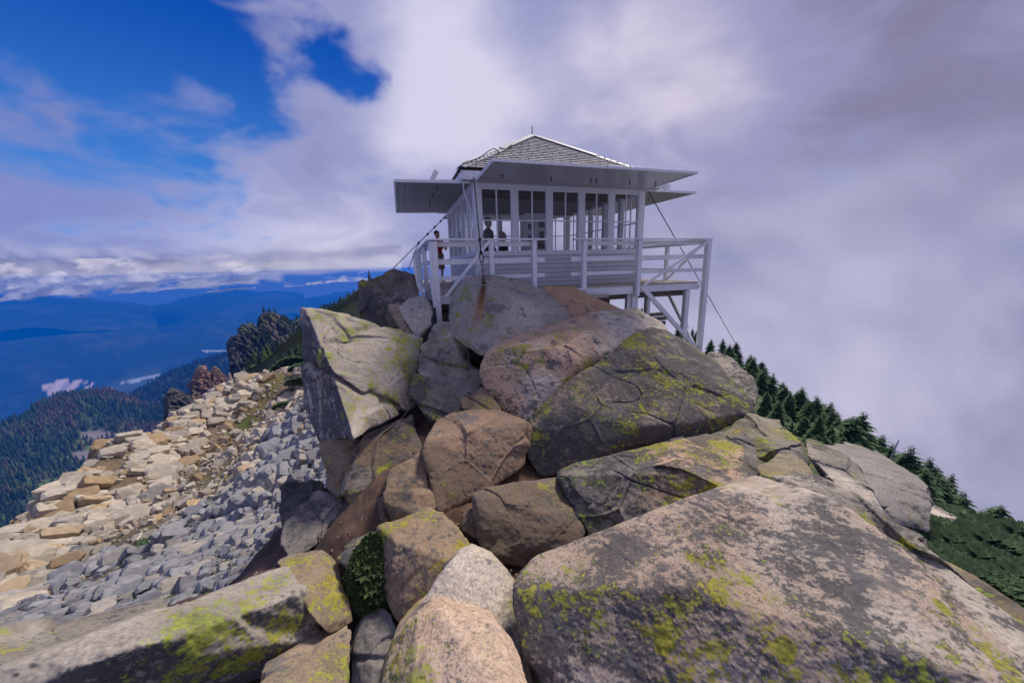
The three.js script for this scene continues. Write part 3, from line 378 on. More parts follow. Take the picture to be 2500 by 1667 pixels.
boulder('small brown rock squeezed under the great slab, left of it', [[1121, 974, 4.65], [1174, 938, 4.75], [1222, 1000, 4.4], [1146, 1012, 4.3]], { k: 20, back: 0.5, seed: 19, s: { a: TAN, b: DUN, dark: 0.28, yel: 0.47 } });
// in front of the lookout
boulder('pale boulder before the lookout with a bolt and a rust streak', [[1142, 681, 6.45], [1200, 676, 6.6], [1256, 683, 6.85], [1310, 706, 7.0], [1390, 786, 6.5], [1320, 850, 5.7], [1174, 863, 5.15], [1104, 820, 5.75], [1091, 773, 6.15], [1100, 730, 6.35], [1150, 712, 6.05], [1186, 706, 6.0], [1235, 745, 5.75], [1130, 800, 5.55]],
  { k: 26, back: 0.45, taper: 0.35, chips: 3, plates: 0.45, crack: 0.4, seed: 23, rough: 0.9, s: { a: PALE, b: [0.40, 0.38, 0.36], dark: 0.12, yel: 0.38, yn: [-0.34, 0.10, 0.0], olive: 0.3,
    stain: (() => { const t = at(1183, 705, 6.15), b = at(1166, 830, 5.45), ax = b.clone().sub(t), L = ax.length(); ax.divideScalar(L); return (c, x, y, z, nx, ny, nz, q, g) => {
      const px = x - t.x, py = y - t.y, pz = z - t.z, u = (px * ax.x + py * ax.y + pz * ax.z) / L; if (u < -0.02 || u > 1.05) return;
      const side = px * Math.cos(0.3) + pz * Math.sin(0.3) - (ax.x * Math.cos(0.3) + ax.z * Math.sin(0.3)) * u * L + 0.012 * q, w = 0.045 + 0.07 * u, m = Math.exp(-(side * side) / (w * w)) * smooth(-0.02, 0.04, u) * (1 - smooth(0.35, 1, u)) * (0.95 + 0.2 * g);
      const k = clamp(m * 1.1), r = mix3([0.09, 0.035, 0.012], [0.30, 0.13, 0.04], smooth(0.1, 0.7, u)); c[0] = mix(c[0], r[0], k); c[1] = mix(c[1], r[1], k); c[2] = mix(c[2], r[2], k); }; })() } });
boulder('smooth peach coloured boulder under the front of the lookout', [[1314, 712, 7.0], [1335, 701, 7.15], [1400, 702, 7.3], [1452, 727, 7.5], [1532, 762, 7.7], [1560, 790, 7.4], [1432, 790, 6.5], [1375, 785, 6.4]], { k: 14, back: 0.7, plates: 0.2, seed: 27, rough: 0.7, s: { a: [0.58, 0.35, 0.22], b: [0.53, 0.36, 0.24], dark: -0.1, yel: 0.0, olive: 0 } });
boulder('square dark rock standing left of the lookout, black streaked face', [[874, 681, 8], [920, 680, 7.8], [938, 702, 7.5], [944, 804, 7], [888, 784, 7.2], [877, 730, 7.6]], { k: 26, back: 0.6, seed: 31, s: { a: DUN, b: GREY, dark: 0.5, yel: 0.39, dn: front(0.35), olive: 0.5 } });
boulder('big round topped rock touching the left end of the railing', [[924, 690, 7.9], [938, 661, 8.2], [971, 655, 8.4], [1011, 668, 8.0], [1024, 725, 7.2], [1004, 765, 6.9], [978, 813, 6.7], [952, 802, 6.9], [934, 760, 7.2]], { k: 16, back: 0.8, seed: 37, s: { a: DUN, b: GREY, dark: 0.42, yel: 0.37, dn: [-0.5, -0.1, 0], olive: 0.6 } });
boulder('whitish grey wedge of rock below the left corner post', [[974, 750, 6.6], [995, 727, 6.9], [1036, 722, 7.0], [1055, 754, 6.7], [1052, 792, 6.3], [1024, 826, 6.0], [1004, 800, 6.2]], { k: 22, back: 0.4, plates: 0.5, seed: 41, s: { a: PALE, b: [0.42, 0.41, 0.42], dark: 0.05, yel: 0.00, olive: 0.05 } });
boulder('thin tan slab leaning under the whitish wedge', [[948, 750, 6.85], [974, 733, 6.95], [985, 775, 6.5], [1012, 822, 6.1], [984, 814, 6.2]], { k: 22, back: 0.3, seed: 43, s: { a: TAN, b: [0.42, 0.34, 0.27], dark: 0.1, yel: 0.1 } });
boulder('dark bedrock in the shadow beneath the cabin floor', [V3(-0.95, -0.45, 0.55), V3(1.9, -0.4, 0.5), V3(2.0, -0.5, -3.6), V3(-0.9, -0.5, -3.8), V3(-1.0, -1.6, 0.6), V3(2.3, -1.6, 0.5)], { k: 14, back: 1, taper: 0, chips: 4, tol: 0.008, seed: 45, s: { a: DUN, b: GREY, dark: 0.4, yel: 0.1 } });
// the great slab in the middle, in two leaves
boulder('great rounded upper leaf of the middle boulder, peach and spotted', [[1167, 878, 4.9], [1176, 856, 5.1], [1259, 820, 5.5], [1374, 783, 6.0], [1488, 777, 6.6], [1551, 767, 7.1], [1602, 781, 7.1], [1640, 812, 6.9], [1525, 830, 5.95], [1470, 862, 5.4], [1400, 905, 4.9], [1292, 1030, 4.35], [1285, 1032, 4.35], [1238, 1008, 4.5], [1190, 958, 4.7]],
  { k: 16, back: 0.8, plates: 0.6, seed: 47, grow: 1.02, s: { a: PEACH, b: PALE, dark: 0.46, yel: 0.45, dn: [-0.15, -0.4, 0.18], olive: 0.25, pale: 0.06 } });
boulder('great dark front leaf of the middle boulder, crusted and spotted green', [[1480, 872, 5.3], [1528, 832, 5.8], [1602, 792, 6.9], [1640, 812, 7.0], [1706, 850, 7.1], [1768, 901, 6.5], [1824, 962, 6.0], [1846, 985, 5.75], [1828, 1014, 5.5], [1692, 1070, 4.85], [1632, 1068, 4.75], [1473, 1126, 4.15], [1374, 1154, 3.85], [1309, 1168, 3.72], [1279, 1127, 3.85], [1270, 1064, 4.1], [1292, 1030, 4.28], [1400, 925, 4.75]],
  { k: 20, back: 0.9, drop: 0.3, plates: 0.7, seed: 53, grow: 1.015, s: { a: [0.42, 0.33, 0.26], b: GREY, dark: 0.74, yel: 0.50, dn: front(0.32), pale: 0.1, olive: 0.5 } });
boulder('mottled rock behind the right end of the great slab', [[1722, 856, 8.2], [1786, 871, 8.0], [1834, 916, 7.5], [1848, 953, 7.1], [1843, 990, 6.6], [1760, 950, 7.2]], { k: 16, back: 1, seed: 59, s: { a: PALE, b: GREY, dark: 0.5, yel: 0.45 } });
// middle ground
boulder('rounded brown boulder in the centre, left of the great slab', [[1034, 1060, 3.75], [1064, 1025, 4.1], [1162, 1003, 4.35], [1218, 1000, 4.35], [1292, 1038, 4.05], [1276, 1090, 3.95], [1280, 1140, 3.7], [1202, 1189, 3.4], [1085, 1250, 3.05], [1058, 1240, 3.05], [1030, 1100, 3.5]],
  { k: 14, back: 0.6, plates: 0.45, seed: 61, s: { a: [0.33, 0.235, 0.17], b: [0.22, 0.17, 0.135], dark: 0.22, yel: 0.18, yn: [-0.32, -0.1, 0.05], brown: 0.5, olive: 0.35 } });
boulder('smaller olive grey boulder leaning on the rounded brown one', [[948, 1150, 3.4], [1000, 1120, 3.65], [1032, 1105, 3.6], [1062, 1238, 3.05], [1028, 1257, 2.98], [962, 1278, 3.0], [940, 1222, 3.1]], { k: 14, back: 0.5, seed: 67, s: { a: TAN, b: DUN, dark: 0.22, yel: 0.39, olive: 0.7 } });
boulder('fist sized stone in the crack left of the olive grey boulder', [[924, 1222, 3.3], [938, 1210, 3.35], [956, 1280, 3.05], [930, 1270, 3.1]], { k: 14, back: 0.2, seed: 68, name: 'stone', cat: 'stone', s: { a: TAN, b: DUN, dark: 0.2, yel: 0.1 } });
boulder('long brown block below the great slab with a scratched face', [[1149, 1218, 2.75], [1162, 1204, 2.85], [1255, 1179, 3.1], [1378, 1162, 3.3], [1400, 1210, 3.05], [1446, 1306, 2.65], [1383, 1342, 2.5], [1247, 1378, 2.42], [1187, 1342, 2.45], [1153, 1258, 2.62]],
  { k: 18, back: 0.6, plates: 0.5, seed: 71, s: { a: [0.20, 0.155, 0.115], b: [0.15, 0.12, 0.09], dark: 0.30, yel: 0.33, olive: 0.45, brown: 0.45 } });
boulder('small tan lobe at the left end of the long brown block', [[1126, 1255, 2.75], [1142, 1230, 2.85], [1165, 1260, 2.7], [1188, 1335, 2.48], [1178, 1330, 2.5], [1128, 1290, 2.65]], { k: 14, back: 0.3, seed: 73, s: { a: TAN, b: DUN, dark: 0.1, yel: 0.1, brown: 0.5 } });
boulder('long dark block with peach top edge and yellow lichen, behind the near slab', [[1374, 1153, 3.35], [1440, 1128, 3.5], [1540, 1114, 3.7], [1615, 1099, 3.95], [1700, 1070, 4.3], [1764, 1055, 4.5], [1771, 1085, 4.3], [1848, 1162, 3.5], [1780, 1200, 3.0], [1615, 1275, 2.9], [1446, 1310, 2.65], [1401, 1212, 2.95]],
  { k: 26, back: 0.8, seed: 79, s: { a: PEACH, b: GREY, dark: 0.72, yel: 0.54, dn: front(0.36), olive: 0.5, yn: [-0.1, 0, 0.05] } });
boulder('low dark rock under the right lip of the great slab', [[1535, 1108, 4.15], [1600, 1082, 4.4], [1668, 1063, 4.6], [1682, 1078, 4.5], [1560, 1118, 4.0]], { k: 16, back: 0.5, seed: 83, s: { a: GREY, b: DUN, dark: 0.45, yel: 0.3 } });
boulder('rounded slate grey stone behind the long dark block', [[1776, 1080, 4.55], [1800, 1064, 4.65], [1820, 1061, 4.7], [1842, 1087, 4.5], [1858, 1130, 4.2], [1850, 1155, 4.0], [1784, 1105, 4.3]], { k: 12, back: 0.5, seed: 89, s: { a: SLATE, b: GREY, dark: 0.35, yel: 0.16 } });
boulder('dark block with an olive top right of the great slab', [[1762, 1058, 5.0], [1795, 1030, 5.25], [1851, 1012, 5.6], [1902, 1025, 5.55], [1964, 1085, 4.95], [1976, 1140, 4.45], [1930, 1110, 4.4], [1862, 1122, 4.25]], { k: 26, back: 0.7, seed: 97, s: { a: [0.30, 0.28, 0.2], b: GREY, dark: 0.36, yel: 0.45, dn: front(0.5), olive: 0.8 } });
boulder('small olive wedge between the slate stone and the near slab', [[1853, 1140, 3.9], [1900, 1104, 4.25], [1946, 1106, 4.25], [1972, 1138, 4.0], [1990, 1165, 3.7], [1873, 1166, 3.55]], { k: 20, back: 0.4, seed: 101, s: { a: TAN, b: [0.3, 0.28, 0.2], dark: 0.2, yel: 0.3, olive: 0.7 } });
boulder('sloping grey rock with a black crack, right of the olive topped block', [[1972, 1077, 5.2], [2008, 1087, 5.2], [2098, 1137, 4.9], [2125, 1204, 4.5], [2156, 1268, 4.0], [2100, 1255, 3.8], [2040, 1180, 4.15], [1980, 1122, 4.6]], { k: 18, back: 0.8, seed: 103, s: { a: PALE, b: GREY, dark: 0.4, yel: 0.4, olive: 0.4 } });
boulder('large overhanging boulder on the right edge of the summit', [[2010, 1087, 6.5], [2096, 1104, 6.6], [2188, 1148, 6.2], [2250, 1194, 5.8], [2276, 1235, 5.4], [2271, 1268, 5.2], [2192, 1282, 4.8], [2154, 1264, 4.8], [2123, 1206, 5], [2104, 1146, 5.5]], { k: 22, back: 0.7, seed: 107, drop: 0.15, s: { a: [0.34, 0.33, 0.33], b: [0.26, 0.25, 0.24], dark: 0.56, yel: 0.16, dn: [-0.2, -0.4, 0.2], olive: 0.4 } });
boulder('pale speckled rock beyond the overhanging boulder', [[2268, 1226, 8], [2300, 1240, 7.9], [2338, 1262, 7.5], [2320, 1295, 7], [2262, 1275, 6.8]], { k: 14, back: 1, seed: 109, s: { a: PALE, b: GREY, dark: 0.45, yel: 0.2 } });
boulder('farthest of the pale rocks stepping down into the shrubs on the right', [[2342, 1262, 8.5], [2384, 1266, 8.4], [2414, 1310, 8], [2388, 1322, 7.8], [2330, 1300, 8]], { k: 16, back: 1, seed: 113, s: { a: PALE, b: GREY, dark: 0.5, yel: 0.1 } });
boulder('grey stone in the gap under the overhanging boulder', [[2195, 1280, 4.9], [2236, 1290, 4.9], [2252, 1310, 4.7], [2225, 1320, 4.5]], { k: 12, back: 0.4, seed: 114, name: 'stone', cat: 'stone', s: { a: GREY, b: SLATE, dark: 0.3, yel: 0.1 } });
boulder('little round stone at the edge of the dark shrubs', [[2242, 1320, 4.6], [2262, 1318, 4.6], [2270, 1342, 4.5], [2246, 1345, 4.4]], { k: 8, back: 0.3, seed: 115, name: 'stone', cat: 'stone', s: { a: GREY, b: SLATE, dark: 0.2, yel: 0.2 } });
boulder('long lichened rib along the right flank of the near slab', [[1893, 1158, 3.1], [1969, 1148, 3.4], [2043, 1183, 3.25], [2152, 1264, 3.05], [2311, 1382, 2.8], [2520, 1545, 2.6], [2510, 1665, 2.3], [2300, 1490, 2.45], [2050, 1262, 2.8]], { k: 20, back: 0.7, seed: 117, s: { a: PALE, b: GREY, dark: 0.46, yel: 0.47, olive: 0.35 } });
boulder('green lichened rock at the lower right edge', [[2275, 1356, 4.5], [2364, 1396, 4.2], [2431, 1445, 3.8], [2520, 1500, 3.6], [2540, 1580, 3.2], [2330, 1420, 3.7]], { k: 14, back: 0.8, seed: 119, s: { a: GREY, b: DUN, dark: 0.45, yel: 0.50 } });
boulder('bare grey rock among the shrubs at the right edge', [[2440, 1450, 5], [2475, 1438, 5], [2540, 1460, 4.9], [2540, 1495, 4.6], [2470, 1475, 4.7]], { k: 12, back: 0.6, seed: 121, s: { a: GREY, b: SLATE, dark: 0.2, yel: 0.1 } });
// foreground
boulder('huge near slab filling the lower right, peach top and black crust', [[1262, 1393, 1.78], [1282, 1376, 1.82], [1454, 1306, 1.98], [1615, 1247, 2.2], [1776, 1188, 2.6], [1861, 1162, 2.9], [1895, 1166, 2.9], [2043, 1256, 2.62], [2204, 1373, 2.4], [2365, 1507, 2.3], [2520, 1625, 2.22], [2560, 1760, 1.95], [2300, 1760, 1.75], [1900, 1760, 1.42], [1600, 1750, 1.24], [1292, 1690, 1.28], [1262, 1450, 1.62]],
  { k: 26, back: 0.8, grow: 1.012, plates: 0.12, crack: 0.2, seed: 127, wave: 0.55, tol: 0.0034, s: { a: [0.52, 0.415, 0.34], b: [0.55, 0.505, 0.465], dark: 0.70, yel: 0.35, dn: [-0.12, -0.22, 0.08], olive: 0.25, pale: 0.05, bias: (x, y, z) => clamp(0.30 * (2.35 - Math.hypot(x - EYE.x, z - EYE.z)), -0.20, 0.10) } });
boulder('lichen covered boulder left of the pale granite block, beside the fern', [[924, 1300, 2.6], [983, 1272, 2.72], [1043, 1249, 2.82], [1079, 1256, 2.72], [1121, 1293, 2.5], [1147, 1338, 2.28], [1107, 1372, 2.15], [1085, 1424, 2.1], [1022, 1472, 2.08], [990, 1526, 2.05], [958, 1500, 2.15], [934, 1425, 2.35]],
  { k: 16, back: 0.6, plates: 0.5, seed: 131, s: { a: [0.36, 0.27, 0.19], b: [0.28, 0.22, 0.17], dark: 0.32, yel: 0.64, olive: 0.85 } });
boulder('grey block on the far side of the fern', [[842, 1340, 2.75], [896, 1308, 2.85], [930, 1300, 2.75], [905, 1425, 2.42], [856, 1376, 2.55]], { k: 16, back: 0.4, seed: 137, s: { a: GREY, b: SLATE, dark: 0.4, yel: 0.39 } });
boulder('pale speckled granite block, broken at its upper left', [[1113, 1364, 2.02], [1149, 1347, 2.08], [1206, 1370, 2.02], [1256, 1424, 1.88], [1266, 1512, 1.72], [1262, 1640, 1.5], [1196, 1540, 1.58], [1013, 1508, 1.75], [1056, 1430, 1.86]], { k: 16, back: 0.5, plates: 0.4, seed: 139, tol: 0.0036, s: { a: PALE, b: [0.46, 0.41, 0.37], dark: 0.16, yel: 0.35, olive: 0.1 } });
boulder('dark splinter of rock behind the pale granite block', [[1085, 1424, 2.0], [1112, 1375, 2.1], [1116, 1405, 2.0], [1092, 1420, 1.95]], { k: 20, back: 0.25, seed: 141, s: { a: SLATE, b: SLATE, dark: 0.5, yel: 0 } });
boulder('peach coloured rock at the bottom centre with a dark left corner', [[932, 1640, 1.7], [958, 1562, 1.68], [1022, 1508, 1.62], [1070, 1494, 1.58], [1141, 1515, 1.52], [1206, 1526, 1.48], [1257, 1586, 1.42], [1288, 1670, 1.3], [1285, 1770, 0.98], [1040, 1770, 1.1], [930, 1740, 1.36]], { k: 18, back: 0.5, plates: 0.4, seed: 143, tol: 0.0036, s: { a: [0.58, 0.44, 0.34], b: [0.56, 0.45, 0.37], dark: 0.16, yel: 0.33, dn: [-0.7, -0.1, 0.1], yn: [-0.45, 0.1, 0], olive: 0.1 } });
boulder('brown rock sliver between the peach rock and the near slab', [[1222, 1535, 1.66], [1264, 1502, 1.78], [1278, 1600, 1.62], [1304, 1690, 1.46], [1278, 1700, 1.42]], { k: 16, back: 0.4, seed: 149, s: { a: [0.36, 0.28, 0.2], b: DUN, dark: 0.1, yel: 0.1 } });
boulder('blocky end of the long left slab, green lichen on top', [[695, 1390, 2.72], [740, 1372, 2.75], [802, 1359, 2.72], [829, 1379, 2.62], [863, 1523, 2.2], [803, 1548, 2.15], [722, 1455, 2.36]], { k: 24, back: 0.6, seed: 151, s: { a: [0.34, 0.27, 0.20], b: [0.28, 0.22, 0.17], dark: 0.26, yel: 0.48, yn: [0, 0.12, 0], olive: 0.55 } });
boulder('long slab at the lower left, pale top strip and crusted front', [[-110, 1690, 2.72], [60, 1650, 2.66], [191, 1578, 2.62], [330, 1530, 2.66], [479, 1476, 2.68], [690, 1394, 2.70], [724, 1453, 2.36], [406, 1566, 2.32], [274, 1592, 2.38], [790, 1552, 2.26], [631, 1656, 2.32], [400, 1730, 2.36], [100, 1760, 2.45], [-110, 1770, 2.6]], { k: 26, back: 0.5, grow: 1.01, plates: 0.6, seed: 157, tol: 0.0036, s: { a: [0.47, 0.44, 0.40], b: [0.38, 0.36, 0.34], dark: 0.46, yel: 0.47, dn: [-0.1, -0.4, 0.42], olive: 0.35 } });
boulder('brown slab under the crack of the long left slab', [[803, 1552, 2.16], [832, 1540, 2.14], [863, 1530, 2.14], [836, 1670, 1.75], [832, 1770, 1.6], [590, 1770, 1.75], [634, 1664, 2.0]], { k: 22, back: 0.4, seed: 163, s: { a: [0.34, 0.28, 0.22], b: [0.30, 0.24, 0.18], dark: 0.16, yel: 0.39, olive: 0.6 } });
boulder('lichened grey slab lying behind the long left slab', [[120, 1532, 3.6], [260, 1495, 3.55], [392, 1466, 3.4], [410, 1490, 3.15], [162, 1572, 3.05], [118, 1552, 3.3]], { k: 18, back: 0.4, seed: 167, s: { a: GREY, b: DUN, dark: 0.34, yel: 0.47, olive: 0.5 } });
boulder('slab in the bottom left corner, grey with green spots', [[-40, 1560, 3.4], [103, 1536, 3.4], [163, 1572, 3.0], [60, 1662, 2.6], [-80, 1700, 2.6]], { k: 18, back: 0.6, seed: 173, s: { a: GREY, b: [0.38, 0.37, 0.36], dark: 0.40, yel: 0.49 } });
boulder('square black rock left of the pedestal', [[681, 1190, 4.6], [709, 1176, 4.75], [783, 1173, 4.65], [804, 1215, 4.2], [740, 1260, 4.0], [690, 1288, 4.0]], { k: 26, back: 0.5, seed: 179, s: { a: SLATE, b: SLATE, dark: 0.62, yel: 0.39 } });
boulder('grey boulder with a pinkish patch half buried in brown soil', [[688, 1327, 3.72], [704, 1272, 4.0], [772, 1214, 4.2], [812, 1214, 4.1], [858, 1242, 3.75], [753, 1337, 3.5], [709, 1362, 3.48]], { k: 14, back: 0.5, seed: 181, s: { a: [0.42, 0.36, 0.34], b: GREY, dark: 0.38, yel: 0.06, dn: [-0.25, 0, 0] } });
boulder('tall sheared rock in the cleft at the bottom left of centre', [[897, 1490, 2.3], [938, 1488, 2.25], [968, 1546, 2.06], [934, 1640, 1.95], [900, 1720, 1.8], [862, 1700, 1.95], [872, 1574, 2.16]], { k: 22, back: 0.4, seed: 191, s: { a: [0.26, 0.25, 0.25], b: SLATE, dark: 0.2, yel: 0.08 } });
boulder('narrow upright sliver in the cleft beside the blocky slab end', [[850, 1405, 2.6], [876, 1420, 2.52], [884, 1470, 2.4], [869, 1522, 2.3], [856, 1470, 2.45]], { k: 20, back: 0.3, seed: 193, s: { a: DUN, b: SLATE, dark: 0.2, yel: 0.1 } });
console.log('boulder vertices', VERTS);
// loose grit on the soil in the gaps
{
  const r = rng(303), list = []; for (let i = 0; i < 6000 && list.length < 1300; i++) { const a = (-52 + 80 * r()) * Math.PI / 180, d = 1.3 + 3.6 * r(), x = EYE.x + Math.sin(a) * d, z = EYE.z - Math.cos(a) * d; list.push([x, summit(x, z) + 0.012, z, 0.008 + 0.035 * Math.pow(r(), 4)]); }
  const m = new THREE.MeshStandardMaterial({ color: 0xffffff, roughness: 0.95, vertexColors: true }), im = new THREE.InstancedMesh(CHUNKS[2], m, list.length), M = new THREE.Matrix4(), q = new THREE.Quaternion(); m.name = 'grit'; im.name = 'gravel'; tag(im, 'loose grit and pebbles on the brown soil between the boulders', 'gravel', null, 'stuff'); scene.add(im);
  list.forEach(([x, y, z, s], i) => { q.setFromEuler(new THREE.Euler(r() * 6, r() * 6, r() * 6)); im.setMatrixAt(i, M.compose(V3(x, y, z), q, V3(s, s, s))); const w = 0.5 + 0.8 * r(); im.setColorAt(i, rgb(0.28 * w, 0.22 * w, 0.17 * w)); });
}
// ---------------------------------------------------------------- crags behind the slope
const DKA = [0.032, 0.03, 0.034], DKB = [0.07, 0.058, 0.058], REDA = [0.20, 0.105, 0.085], REDB = [0.075, 0.05, 0.048];
crag('sheer dark pillar at the left end of the wooded crag', [[563, 840, 330], [572, 828, 330], [590, 824, 335], [605, 835, 335], [640, 880, 330], [650, 975, 310], [575, 975, 310], [563, 900, 320]], { back: 40, a: DKA, b: DKA, green: 0.3 });
crag('middle step of the wooded crag, purplish upper wall', [[590, 812, 345], [610, 802, 350], [632, 808, 350], [660, 830, 350], [670, 940, 330], [610, 960, 325], [592, 860, 335]], { back: 50, a: DKA, b: DKB, green: 0.7 });
crag('highest tower of the wooded crag with a notched top', [[641, 778, 370], [650, 773, 372], [668, 772, 372], [682, 782, 372], [700, 795, 372], [712, 812, 370], [716, 880, 350], [640, 900, 345], [634, 810, 362]], { back: 60, a: DKB, b: [0.09, 0.07, 0.066], green: 0.9 });
crag('right shoulder of the wooded crag, dark in its hollow', [[700, 806, 385], [725, 788, 390], [742, 785, 390], [760, 800, 390], [760, 880, 360], [700, 880, 355]], { back: 50, a: DKA, b: [0.16, 0.15, 0.08], green: 0.9 });
crag('left red rock tower standing below the spur', [[478, 925, 285], [490, 906, 290], [506, 908, 290], [514, 930, 288], [516, 1010, 270], [470, 1010, 270], [468, 950, 280]], { back: 30, a: REDA, b: REDB, green: 0.5 });
crag('right red rock tower with a banded face', [[520, 912, 292], [528, 908, 295], [545, 922, 295], [556, 950, 292], [556, 1000, 275], [514, 1005, 275], [516, 930, 288]], { back: 30, a: REDA, b: REDB, green: 0.4 });
crag('lowest dark tower left of the red towers', [[410, 975, 260], [425, 963, 265], [440, 965, 265], [450, 985, 262], [472, 1000, 260], [470, 1060, 240], [402, 1060, 240]], { back: 28, a: DKA, b: DKB, green: 0.5 });
crag('small dark notch of rock between the red and the lowest towers', [[448, 985, 268], [462, 970, 270], [476, 985, 270], [476, 1050, 250], [446, 1050, 250]], { back: 20, a: DKA, b: DKA, green: 0.5 });
crag('pale rock knob left of the dark pillar', [[556, 925, 270], [563, 915, 272], [568, 935, 270], [566, 965, 260], [552, 965, 260]], { back: 12, a: [0.4, 0.30, 0.22], b: REDB, green: 0.4 });
wood('crag_trees', 'conifers clinging to the ledges of the wooded crag', 900, (r) => { const k = PEAKS[1 + Math.floor(r() * 3)], a = r() * 6.283, u = r() * 0.95 - 0.35, s = Math.sqrt(1 - u * u), p = k.f([Math.cos(a) * s, u, Math.sin(a) * s]); return V3(...p); }, 25, 3, 8, (p, r) => r() < 0.3 ? [0.06, 0.085, 0.025] : [0.022, 0.045, 0.02]);
// cloud: banks of vapour as undulating translucent bodies, thin at their torn edges; several stand one behind the other
{
  const MAT = new THREE.MeshPhysicalMaterial({ color: 0xffffff, vertexColors: true, transparent: true, roughness: 1, transmission: 0.45, thickness: 0, side: THREE.DoubleSide, depthWrite: false }); MAT.name = 'cloud_vapour';
  // x0..x1 along the bank, base and top: sight heights along it, d: distance, deep: how far the middle bulges towards us
  function bank(x0, x1, base, top, d, deep, alpha, nu = 220, nv = 70, lu = 7, lv = 1.6, amp = 0.014) {
    const pos = [], col = [], idx = [];
    for (let j = 0; j <= nv; j++) for (let i = 0; i <= nu; i++) {
      const u = i / nu, v = j / nv, x = mix(x0, x1, u), y = mix(base(u), top(u), v), lump = fbm(u * lu, v * lv, d * 0.01, 3), p = at(x, y, d * (1 + amp * lump) - deep * Math.sin(Math.PI * v));
      pos.push(p.x, p.y, p.z); col.push(0.80, 0.80, 0.84, clamp(alpha(u, v)));
      if (i < nu && j < nv) { const a = j * (nu + 1) + i; idx.push(a, a + 1, a + nu + 2, a, a + nu + 2, a + nu + 1); }
    }
    const g = geom(pos, idx); g.setAttribute('color', new THREE.BufferAttribute(new Float32Array(col), 4)); return g;
  }
  const put = (label, list) => { const m = mesh('cloud_bank', mergeGeometries(list), MAT, scene); m.castShadow = false; tag(m, label, 'cloud', null, 'stuff'); };
  const line = (a, b) => (u) => mix(a, b, u), ends = (u, k = 0.06) => smooth(0, k, u) * smooth(0, k, 1 - u);
  const heap = (s, f, t0, k) => (u, v) => { const n = fbm(u * f + s, v * 2.6, s, 5, 0.6), m = noise(u * f * 0.45 + s, 3, s); return k * smooth(0.0, 0.10, v - 0.14 - 0.10 * n - 0.06 * m) * smooth(-0.12, 0.34, t0 + 0.55 * m + 0.65 * n - v) * ends(u, 0.03); };
  put('long bank of white cloud lying along the far ridge on the left', [bank(-120, 640, line(756, 706), line(672, 640), 2500, 160, heap(3, 11, 0.62, 0.85)), bank(-120, 700, line(748, 700), line(640, 618), 2900, 160, heap(17, 8, 0.70, 0.7))]);
  put('pale layer of cloud over the far mountains', [bank(-140, 980, line(722, 668), line(560, 560), 3400, 200, (u, v) => 0.85 * smooth(0.0, 0.12, v - 0.05 - 0.06 * fbm(u * 8, v, 5, 3)) * (1 - smooth(0.25, 0.95, v + 0.25 * fbm(u * 6 + 4, v * 2, 1, 4))))]);
  put('small flat white cloud left of the lookout near the horizon', [bank(690, 900, line(706, 690), line(676, 660), 2550, 60, heap(29, 4, 0.55, 0.95), 120, 40)]);
  put('thin separate strip of white cloud above the second ridge', [bank(500, 625, line(722, 708), line(696, 684), 2400, 50, heap(37, 3, 0.5, 0.95), 90, 36)]);
  const mist = (s, k) => (u, v) => k * smooth(-0.5, 0.6, fbm(u * 2.6 + s + 0.4 * noise(u * 2, v * 2, s), v * 2.2, s, 5, 0.52)) * ends(u, 0.22) * smooth(0, 0.2, v) * (1 - smooth(0.55, 1, v));
  put('drifting grey white cloud filling the drop beyond the right slope', [bank(1330, 2900, line(1050, 1700), line(250, 60), 240, 40, mist(5, 0.6), 160, 110, 2.6, 2.2, 0.05), bank(1250, 3000, line(1000, 1700), line(200, 0), 420, 60, mist(11, 0.6), 160, 110, 2.6, 2.2, 0.05), bank(1300, 2800, line(900, 1500), line(330, 250), 700, 80, mist(23, 0.6), 160, 110, 2.6, 2.2, 0.05)]);
}
// ---------------------------------------------------------------- timber
function grainTexture(seed, tint, wear, n = 512) {                      // weathered paint on wood, grain along u, 1 m a side
  const d = new Uint8Array(n * n * 4), b = new Uint8Array(n * n * 4), W = (v, per) => ((v % per) + per) % per;
  for (let j = 0; j < n; j++) for (let i = 0; i < n; i++) {
    const u = i / n, v = j / n, c = Math.cos(u * 6.2832), s = Math.sin(u * 6.2832), c2 = Math.cos(v * 6.2832), s2 = Math.sin(v * 6.2832);
    const g = noise(c * 0.5 + seed, s * 0.5 + c2 * 9, s2 * 9), f = noise(c * 1.3, s * 1.3 + c2 * 30 + seed, s2 * 30), L = noise(c * 1.2 + seed, s * 1.2 + c2, s2 * 1.3), k = noise(c * 4 + c2 * 4, s * 4 + seed, s2 * 4 + c2);
    const chip = smooth(0.30, 0.42, 0.55 * f + 0.5 * k + 0.3 * L + wear - 0.35), w = 1 + 0.10 * L + 0.06 * g + 0.05 * f + 0.05 * k;
    const col = mix3([tint[0] * w, tint[1] * w, tint[2] * w], [0.16 * w, 0.135 * w, 0.11 * w], chip * 0.8), q = (j * n + i) * 4;
    for (let z = 0; z < 3; z++) { const x = clamp(col[z]); d[q + z] = 255 * (x <= 0.0031308 ? 12.92 * x : 1.055 * Math.pow(x, 1 / 2.4) - 0.055); b[q + z] = 128 + 60 * f + 40 * g - 50 * chip; } d[q + 3] = b[q + 3] = 255;
  }
  const t = [d, b].map((x, i) => { const t = new THREE.DataTexture(x, n, n); t.wrapS = t.wrapT = THREE.RepeatWrapping; t.magFilter = THREE.LinearFilter; t.minFilter = THREE.LinearMipmapLinearFilter; t.generateMipmaps = true; if (!i) t.colorSpace = THREE.SRGBColorSpace; t.needsUpdate = true; return t; });
  return t;
}
